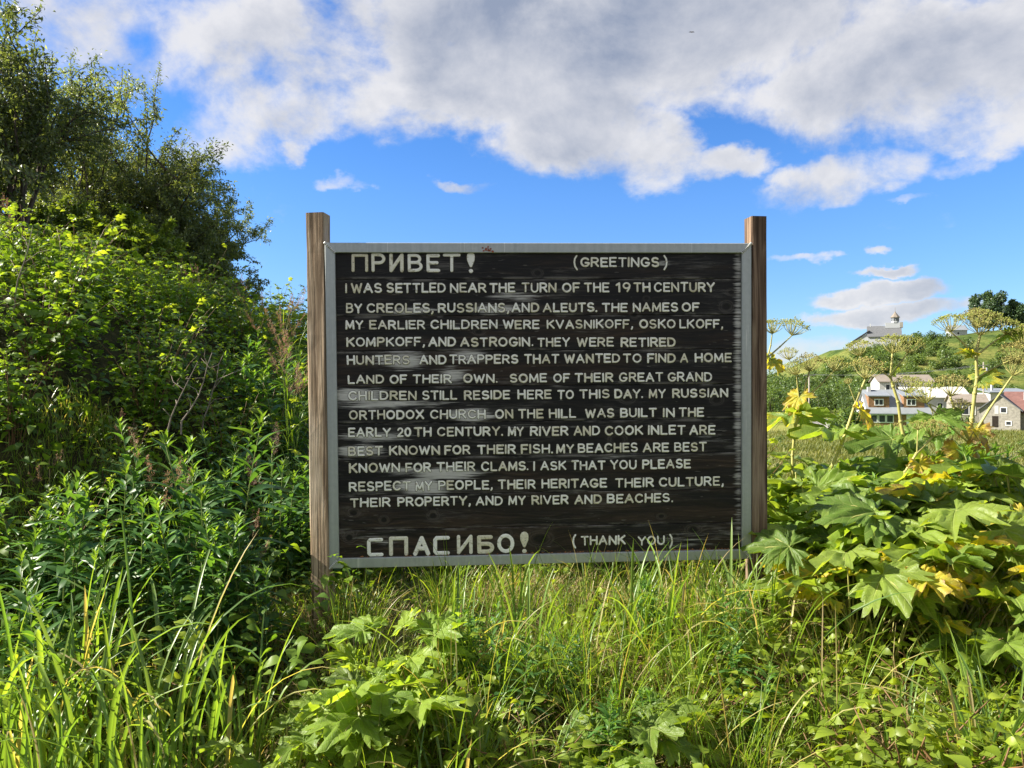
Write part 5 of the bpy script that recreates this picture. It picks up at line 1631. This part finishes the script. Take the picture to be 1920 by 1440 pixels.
for px, d, tp_ in [(530, 6.4, 545), (555, 6.0, 560), (515, 7.0, 530), (572, 6.6, 600), (480, 7.4, 520), (375, 7.2, 480), (545, 5.0, 640), (565, 5.2, 610)]:
    sc = fit_top(px, d, tp_, 1.35)
    K_reed.put(X_(px, d), d, 'pinkish feathery reed grass rising above the bank left of the sign', 'reed grass left of the sign', sc)
for px, d, tp_, lb in [(20, 5.4, 340, 'reed grass with a seed head high on the bank at the left edge'), (85, 3.7, 850, 'brown headed reed grass at the left edge above the fireweed'), (245, 4.2, 760, 'drooping brown reed grass head in the middle of the bank'), (448, 3.3, 940, 'hanging brown seed head beside the fireweed near the left post'),
                      (495, 4.0, 810, 'brown reed grass heads standing behind the fireweed near the left post'), (305, 3.4, 800, 'small brown seed heads beside the tallest fireweed')]:
    K_reed.put(X_(px, d), d, lb, 'reed grass on the left bank', fit_top(px, d, tp_, 1.35))

# broad grass tufts and herbs in the left foreground
for i, (px, d, sc, v) in enumerate([(60, 2.35, 1.0, 0), (130, 2.5, 1.1, 1), (190, 2.25, .95, 2), (20, 2.55, 1.05, 3), (235, 2.45, 1.0, 0), (95, 2.15, .9, 1), (330, 2.3, .85, 2), (300, 2.6, 1.15, 3), (395, 2.5, .9, 0), (160, 2.75, 1.0, 1), (10, 2.2, .9, 2), (270, 2.15, .8, 1), (455, 2.55, .8, 2), (-20, 2.4, 1.1, 0)]):
    K_tuft.put(X_(px, d), d, 'tuft of long broad grass blades arching in the lower left corner', 'broad grass tufts in the lower left', sc * 1.08, variant=v)
for px, d, sc in [(110, 2.6, .85), (215, 2.85, .62), (20, 2.75, .8)]:
    K_fire.put(X_(px, d), d, 'young fireweed with a pale yellow-green tip among the lower left grass', 'young fireweed in the lower left', sc * .75, variant=3)
for px, d, sc in [(255, 2.75, 1.25), (225, 2.6, 1.0), (300, 2.85, .95), (60, 2.75, 1.0)]:
    K_herb.put(X_(px, d), d, 'raspberry plant with soft grey-green leaves among the lower left grass', 'raspberry plants in the lower left', sc)

# in front of the sign
for (px, d, sc, v, lb) in [(750, 2.8, .85, 0, 'young cow parsnip with deeply cut leaves in front of the left post'), (715, 2.5, .95, 2, 'largest leafy young cow parsnip left of the bottom centre'), (655, 2.4, .75, 2, 'young cow parsnip at the bottom, left of the pale grass blades'), (745, 2.55, .8, 1, 'young cow parsnip with a drooping leaf left of the bottom centre'),
                           (1180, 2.5, .75, 2, 'bright young cow parsnip at the bottom right of centre'), (1120, 2.35, .55, 0, 'small cow parsnip at the bottom centre edge'), (540, 2.4, .7, 1, 'dark broad leaved cow parsnip in the shade at the bottom left of the post'), (1050, 4.3, .7, 2, 'cow parsnip leaves glimpsed under the right half of the sign'), (680, 4.2, .7, 0, 'dark cow parsnip leaves in the shade behind the left post'), (860, 4.4, .6, 1, 'dark cow parsnip leaves under the middle of the sign')]:
    K_young.put(X_(px, d), d, lb, 'young cow parsnips around the sign', sc * .80, variant=v)
for i, (px, d, sc) in enumerate([(850, 3.0, .95), (930, 2.9, 1.0), (1000, 3.05, .9), (1090, 3.0, 1.05), (1250, 3.1, 1.0), (1300, 2.9, .9), (1180, 3.2, .9), (780, 2.2, .8), (840, 2.25, .8), (900, 2.3, .75), (1370, 3.2, .9), (1430, 3.25, 1.0), (1010, 2.4, .6), (720, 2.25, .7), (960, 3.6, .9), (1200, 3.7, .9), (1330, 3.5, .8)]):
    K_tuft.put(X_(px, d), d, 'tuft of broad grass blades standing in front of the sign', 'broad grass tufts in front of the sign', sc * (.72 if i % 2 else .98), variant=i % 4)
for i in range(68):
    px, d = 620 + 800 * pr.random() ** .75, pr.uniform(2.35, 3.9)
    K_thin.put(X_(px, d), d, 'tuft of thin light green grass below the sign', 'thin grass tufts below the sign', pr.uniform(.5, 1.1))
for px, d, sc in [(1850, 2.3, 1.0), (1870, 2.4, .95), (1690, 2.5, .7), (1780, 2.6, .6), (1455, 3.0, 1.0)]:
    K_tuft.put(X_(px, d), d, 'long broad grass blades in the lower right', 'broad grass tufts in the lower right', sc, variant=0)
for i in range(34):
    px, d = pr.uniform(820, 1420), pr.uniform(2.3, 3.5)
    K_herb.put(X_(px, d), d, 'small yellow-green raspberry plant in the sun below the sign', 'small raspberry plants below the sign', pr.uniform(.5, .95))

for i in range(16):
    px, d = pr.uniform(850, 1420), pr.uniform(2.4, 3.4)
    K_fire.put(X_(px, d), d, 'knee-high fireweed shoot in the weedy grass below the sign', 'fireweed shoots below the sign', pr.uniform(.26, .42))
# right foreground
for i in range(30):
    px, d = pr.uniform(1440, 1950), pr.uniform(2.25, 3.3)
    K_herb.put(X_(px, d), d, 'raspberry plant with rounded yellow-green leaves in the lower right', 'raspberry plants in the lower right', pr.uniform(.65, 1.1))
for i in range(14):
    px, d = pr.uniform(1420, 1930), pr.uniform(2.4, 3.6)
    K_thin.put(X_(px, d), d, 'tuft of thin grass among the raspberry plants in the lower right', 'thin grass tufts in the lower right', pr.uniform(.6, 1.1))
# cow parsnip leaves right of the sign
for i, (px, d, sc, v, lb, gr) in enumerate([
    (1560, 3.75, .72, 4, 'yellowing cow parsnip with ragged leaves low beside the right post', None),
    (1590, 3.35, .72, 3, 'cow parsnip with curled yellow and brown leaves right of the right post', None),
    (1660, 3.2, .75, 3, 'withered yellow-brown cow parsnip low in the middle of the right side', None),
    (1850, 3.6, 1.12, 3, 'cow parsnip with bright yellow hanging leaves near the right edge', None),
    (1800, 3.15, .95, 0, 'cow parsnip with broad pale green leaves at the right', None),
    (1900, 3.3, .9, 4, 'cow parsnip with orange edged leaves at the right edge', None),
    (1480, 4.2, .95, 1, 'x', 1), (1560, 4.3, .9, 0, 'x', 1), (1640, 4.0, .9, 2, 'x', 1), (1720, 4.1, .9, 0, 'x', 1), (1560, 3.9, .85, 2, 'x', 1), (1780, 4.2, .9, 2, 'x', 1), (1880, 4.3, 1.0, 1, 'x', 1), (1680, 3.6, .85, 1, 'x', 1),
    (1740, 3.5, .85, 2, 'x', 1), (1600, 4.8, .95, 4, 'x', 1), (1500, 4.9, 1.0, 2, 'x', 1), (1700, 4.9, .9, 4, 'x', 1), (1820, 4.8, 1.0, 0, 'x', 1), (1920, 4.0, 1.0, 2, 'x', 1), (1450, 4.5, .95, 2, 'x', 1), (1590, 3.9, .8, 0, 'x', 1), (1500, 4.4, .95, 0, 'x', 1), (1600, 3.3, .7, 2, 'x', 1), (1590, 3.6, .75, 1, 'x', 1), (1640, 3.6, .75, 0, 'x', 1), (1760, 3.3, .7, 2, 'x', 1), (1840, 3.9, .9, 2, 'x', 1), (1900, 3.5, .85, 1, 'x', 1), (1700, 3.8, .85, 0, 'x', 1)]):
    if gr: K_clump.put(X_(px, d), d, 'green cow parsnip with overlapping broad lobed leaves right of the sign', 'leafy cow parsnips right of the sign', sc * (.95 if d < 4.4 else .86), variant=v)
    else: K_clump.put(X_(px, d), d, lb, 'fading cow parsnips right of the sign', sc * .8, variant=v)
for px, d, sc in [(1655, 4.3, 1.0), (1690, 4.5, .9), (1740, 4.4, .95), (1770, 4.1, .85), (1810, 4.0, .95), (1880, 4.4, 1.1), (1905, 3.8, 1.2), (1500, 4.2, .75), (1630, 3.7, .7), (1850, 4.6, 1.0)]:
    K_fire.put(X_(px, d), d, 'green fireweed stalk among the cow parsnip leaves on the right', 'fireweed on the right', sc * .8, variant=3 + int(px) % 2)
for px, d, sc in [(660, 4.6, .75), (740, 4.9, .7), (820, 4.6, .75), (900, 4.9, .75), (980, 4.6, .7), (1060, 4.9, .75), (1150, 4.6, .75), (1240, 4.8, .75), (1330, 4.6, .8), (1390, 4.9, .8), (610, 4.9, .85)]:
    K_rose.put(X_(px, d), d, 'dark wild rose bush in the shade behind the sign', 'wild rose bushes behind the sign', sc)

# ---------------------------------------------------------------- willows on the bank
def willow(seed, h=4.4, spread=1.7, limbs=5, nleaf=34, lsz=.062, lean=(0, 0)):
    nleaf = int(nleaf * 3.0)
    r_ = np.random.default_rng(seed)
    tk, lf = MB(), MB()
    tips = []

    def limb(p, d, L_, r0, lvl):
        n = 6
        pts = [p]; dd = d.copy()
        for i in range(n):
            dd = nrm((dd + r_.normal(0, .16, 3) + np.array([lean[0], lean[1], .10 if lvl < 2 else -.02]))[None])[0]
            pts.append(pts[-1] + dd * L_ / n)
        pts = np.array(pts)
        tube(tk, pts, np.linspace(r0, r0 * .45, n + 1), 7 if lvl == 0 else (5 if lvl == 1 else 3), cap=False)
        if lvl == 2:
            tips.append(pts); return
        m_ = 6 if lvl == 0 else 6
        for i in range(m_):
            f = r_.uniform(.3, 1.0) if i else 1.0
            k = min(n - 1, int(f * n)); q = pts[k] + (pts[k + 1] - pts[k]) * (f * n - k)
            side = nrm(r_.normal(size=(1, 3)))[0]
            nd = nrm((dd * .75 + side * .85 + np.array([0, 0, .15]))[None])[0]
            limb(q, nd, L_ * r_.uniform(.42, .62), r0 * .45, lvl + 1)

    for k in range(limbs):
        a = k * 6.283 / limbs + r_.normal(0, .4)
        t_ = spread / h * r_.uniform(.3, 1.0)
        limb(np.array([math.cos(a) * .1, math.sin(a) * .1, -.1]), nrm(np.array([[math.cos(a) * t_, math.sin(a) * t_, 1]]))[0], h * r_.uniform(.55, .8), .055 * h / 4.4, 0)
    for pts in tips:
        t = r_.random(nleaf) ** .8 * (len(pts) - 1)
        i = np.minimum(t.astype(int), len(pts) - 2)
        P_ = pts[i] + (pts[i + 1] - pts[i]) * (t - i)[:, None] + r_.normal(0, .06, (nleaf, 3))
        ax_ = nrm((pts[-1] - pts[0])[None])[0]
        D_ = nrm(r_.normal(size=(nleaf, 3)) + ax_ * .6 + [0, 0, -.15])
        scatter(lf, TP_WIL[int(r_.integers(2))], frames(D_, [0, 0, 1], r_.normal(0, .7, nleaf)), P_, lsz * r_.uniform(.65, 1.2, nleaf), rnd=np.clip(r_.normal(.42, .25, nleaf) + r_.normal(0, .1), 0, 1))
    return tk, lf


def willow_tree(label, px, d, top_py, seed, mat='willow', spread=1.7, limbs=5, nleaf=34, lean=(0, 0), h0=4.4):
    x = X_(px, d); zg = float(ground_z(x, d))
    H_ = Z_(top_py, d) - zg
    t = thing('willow_tree', label, 'tree', (x, d, zg))
    tk, lf = willow(seed, h0, spread, limbs, nleaf, .078 * h0 / max(H_, 1.2), lean)
    zmax = np.max(np.concatenate(lf.V)[:, 2])
    t.scale = (H_ / zmax,) * 3
    tk.build('trunk', M['bark'], t); lf.build('crown', M[mat], t)
    return t


willow_tree('large dark willow cut off by the left edge of the photo', -20, 8.2, -130, 1, spread=2.0, limbs=8, nleaf=44)
willow_tree('tall willow with an open grey-green crown second from the left edge', 105, 11.5, 70, 2, spread=1.5)
willow_tree('willow with a rounded top right of the tallest one', 195, 12.5, 120, 3, spread=1.5)
willow_tree('slimmer willow sloping down towards the middle of the bank trees', 280, 12.8, 205, 4, spread=1.3)
willow_tree('dense dark willow with spreading limbs in the middle of the bank', 295, 12.0, 280, 5, spread=1.5, limbs=6)
willow_tree('willow leaning right near the lower end of the row of trees', 345, 13.5, 320, 6, spread=1.1, lean=(.015, 0))
willow_tree('dark low willow at the right end of the row of trees', 385, 13.0, 415, 7, spread=1.2, limbs=6)
willow_tree('thin sparse willow with bare twigs right of the tree row', 448, 12.0, 500, 8, spread=1.1, limbs=4, nleaf=12)
willow_tree('willow whose crown fills the gap between the two tallest trees', 150, 13.5, 105, 12, spread=1.6, limbs=6)
willow_tree('light green young willow below the middle trees', 235, 9.6, 385, 9, 'willow_light', spread=1.3, limbs=6)
willow_tree('light green young willow low on the right end of the bank', 335, 9.4, 455, 10, 'willow_light', spread=1.3, limbs=6)
willow_tree('light green young willow at the left below the tallest tree', 130, 9.2, 350, 11, 'willow_light', spread=1.2, limbs=5)

# ---------------------------------------------------------------- ground cover nobody could count
def spots(n, x0, x1, y0, y1, lift=0.0):
    x, y = rng.uniform(x0, x1, n), rng.uniform(y0, y1, n)
    px = 960 + FPX * x / y
    q = (px > -250) & (px < 2900)
    x, y = x[q], y[q]
    return np.stack([x, y, ground_z(x, y) + lift], 1)


b = spots(92000, -2.6, 5.2, 1.75, 4.6)
mb = MB()
dens = .5 + .5 * np.sin(b[:, 0] * 4.3 + 1.3 * np.sin(b[:, 1] * 5)) * np.sin(b[:, 1] * 3.7 + b[:, 0])
b = b[rng.random(len(b)) < .25 + .75 * dens]
n_ = len(b)
blades(mb, b, rng.uniform(.05, .22, n_), rng.uniform(.002, .0055, n_), rng.uniform(0, 6.28, n_), rng.uniform(0, .6, n_), rng.uniform(.2, 1.4, n_), K=4, age=np.where(rng.random(n_) < .22, rng.uniform(.5, 1.1, n_), .1 * rng.random(n_)))
tag(mb.build('short_grass', M['grass']), 'short green grass growing all round the foot of the sign', 'grass', kind='stuff')
b = spots(46000, -1.6, 2.9, 1.75, 4.2)
w_ = np.exp(-((b[:, 0] - .55) / .9) ** 2) + .2
b = b[rng.random(len(b)) < w_]
n_ = len(b); b[:, 2] += .05 * rng.random(n_)
mb = MB()
blades(mb, b, rng.uniform(.08, .34, n_), rng.uniform(.0016, .0045, n_), rng.uniform(0, 6.28, n_), rng.uniform(.9, 1.5, n_), rng.uniform(-.2, .6, n_), K=3)
tag(mb.build('dry_straw', M['straw']), 'dry straw lying matted on the ground in front of the sign', 'straw', kind='stuff')
b = spots(24000, -2.4, 5.4, 1.9, 6.0)
n_ = len(b); b[:, 2] += .16 * rng.random(n_) ** 1.3
mb = MB()
a = rng.uniform(0, 6.28, n_)
Rr = frames(np.stack([np.cos(a), np.sin(a), rng.normal(.1, .3, n_)], 1), [0, 0, 1], rng.normal(0, .3, n_))
for k in range(3):
    q = np.arange(n_) % 3 == k
    scatter(mb, TP_OV[k], Rr[q], b[q], rng.uniform(.02, .05, q.sum()))
tag(mb.build('ground_herbs', M['herb']), 'small leafy ground herbs between the grass', 'ground cover', kind='stuff')
b = spots(52000, -9.5, -.7, 2.6, 12.5)
n_ = len(b); b[:, 2] += .42 * rng.random(n_)
a = rng.uniform(0, 6.28, n_)
Rr = frames(np.stack([np.cos(a), np.sin(a), rng.normal(.0, .35, n_)], 1), [0, 0, 1], rng.normal(0, .35, n_))
mb = MB()
for k in range(3):
    q = np.arange(n_) % 3 == k
    scatter(mb, TP_OV[k], Rr[q], b[q], rng.uniform(.035, .075, q.sum()), rnd=rng.random(q.sum()) * .6)
tag(mb.build('bank_undergrowth', M['rose']), 'dense leafy undergrowth covering the left bank', 'undergrowth', kind='stuff')

# a few bare dead branches sticking out of the left bank
M['dead'] = simple('dead_grey_wood', (.26, .22, .18), .85, .1, var=.3, scale=20)
for px, py, d, sz, lb in [(375, 700, 4.4, .35, 'bare grey twig poking out of the shaded bush near the middle of the bank'), (330, 735, 4.0, .3, 'forked dead twig in the dark hollow below the rose bushes'),
                          (62, 470, 4.6, .42, 'reddish bare stem standing above the rose leaves at the left edge'), (410, 690, 4.8, .4, 'pale dead branch slanting up beside the forked bare twig')]:
    p = at(px, py, d)
    r_ = np.random.default_rng(px)
    mb = MB()
    base = p - np.array([.1, 0, sz])
    ts = np.linspace(0, 1, 7)[:, None]
    main = base + (p + np.array([.05, 0, .12]) - base) * ts + np.cumsum(r_.normal(0, .012, (7, 3)), 0)
    tube(mb, main, np.linspace(.006, .0015, 7), 5)
    for k in range(4):
        i = 2 + k
        e = main[i] + np.array([r_.uniform(-.18, .22), r_.uniform(-.08, .08), r_.uniform(.02, .16)]) * sz * 2
        tube(mb, [main[i], (main[i] + e) / 2 + r_.normal(0, .015, 3), e], [.003, .002, .0008], 4)
    tag(mb.build('dead_branch', M['dead']), lb, 'branch', 'dead branches on the left bank')

# small groups: say which one of the row each is
ORD = ['leftmost', 'second from the left', 'third from the left', 'fourth from the left', 'fifth from the left', 'sixth from the left', 'seventh from the left',
       'seventh from the right', 'sixth from the right', 'fifth from the right', 'fourth from the right', 'third from the right', 'second from the right', 'rightmost']
rows = {}
for o in COL.objects:
    if o.parent is None and 'category' in o: rows.setdefault((o.get('group'), o['label']), []).append(o)
for (g, lb), os_ in rows.items():
    n = len(os_)
    if g and 2 <= n <= 14:
        os_.sort(key=lambda o: o.location.x / o.location.y)
        names = ORD[:(n + 1) // 2] + ORD[len(ORD) - n // 2:]
        for o, nm in zip(os_, names):
            if len((nm + ' ' + lb).split()) <= 16: o['label'] = nm + ' ' + lb
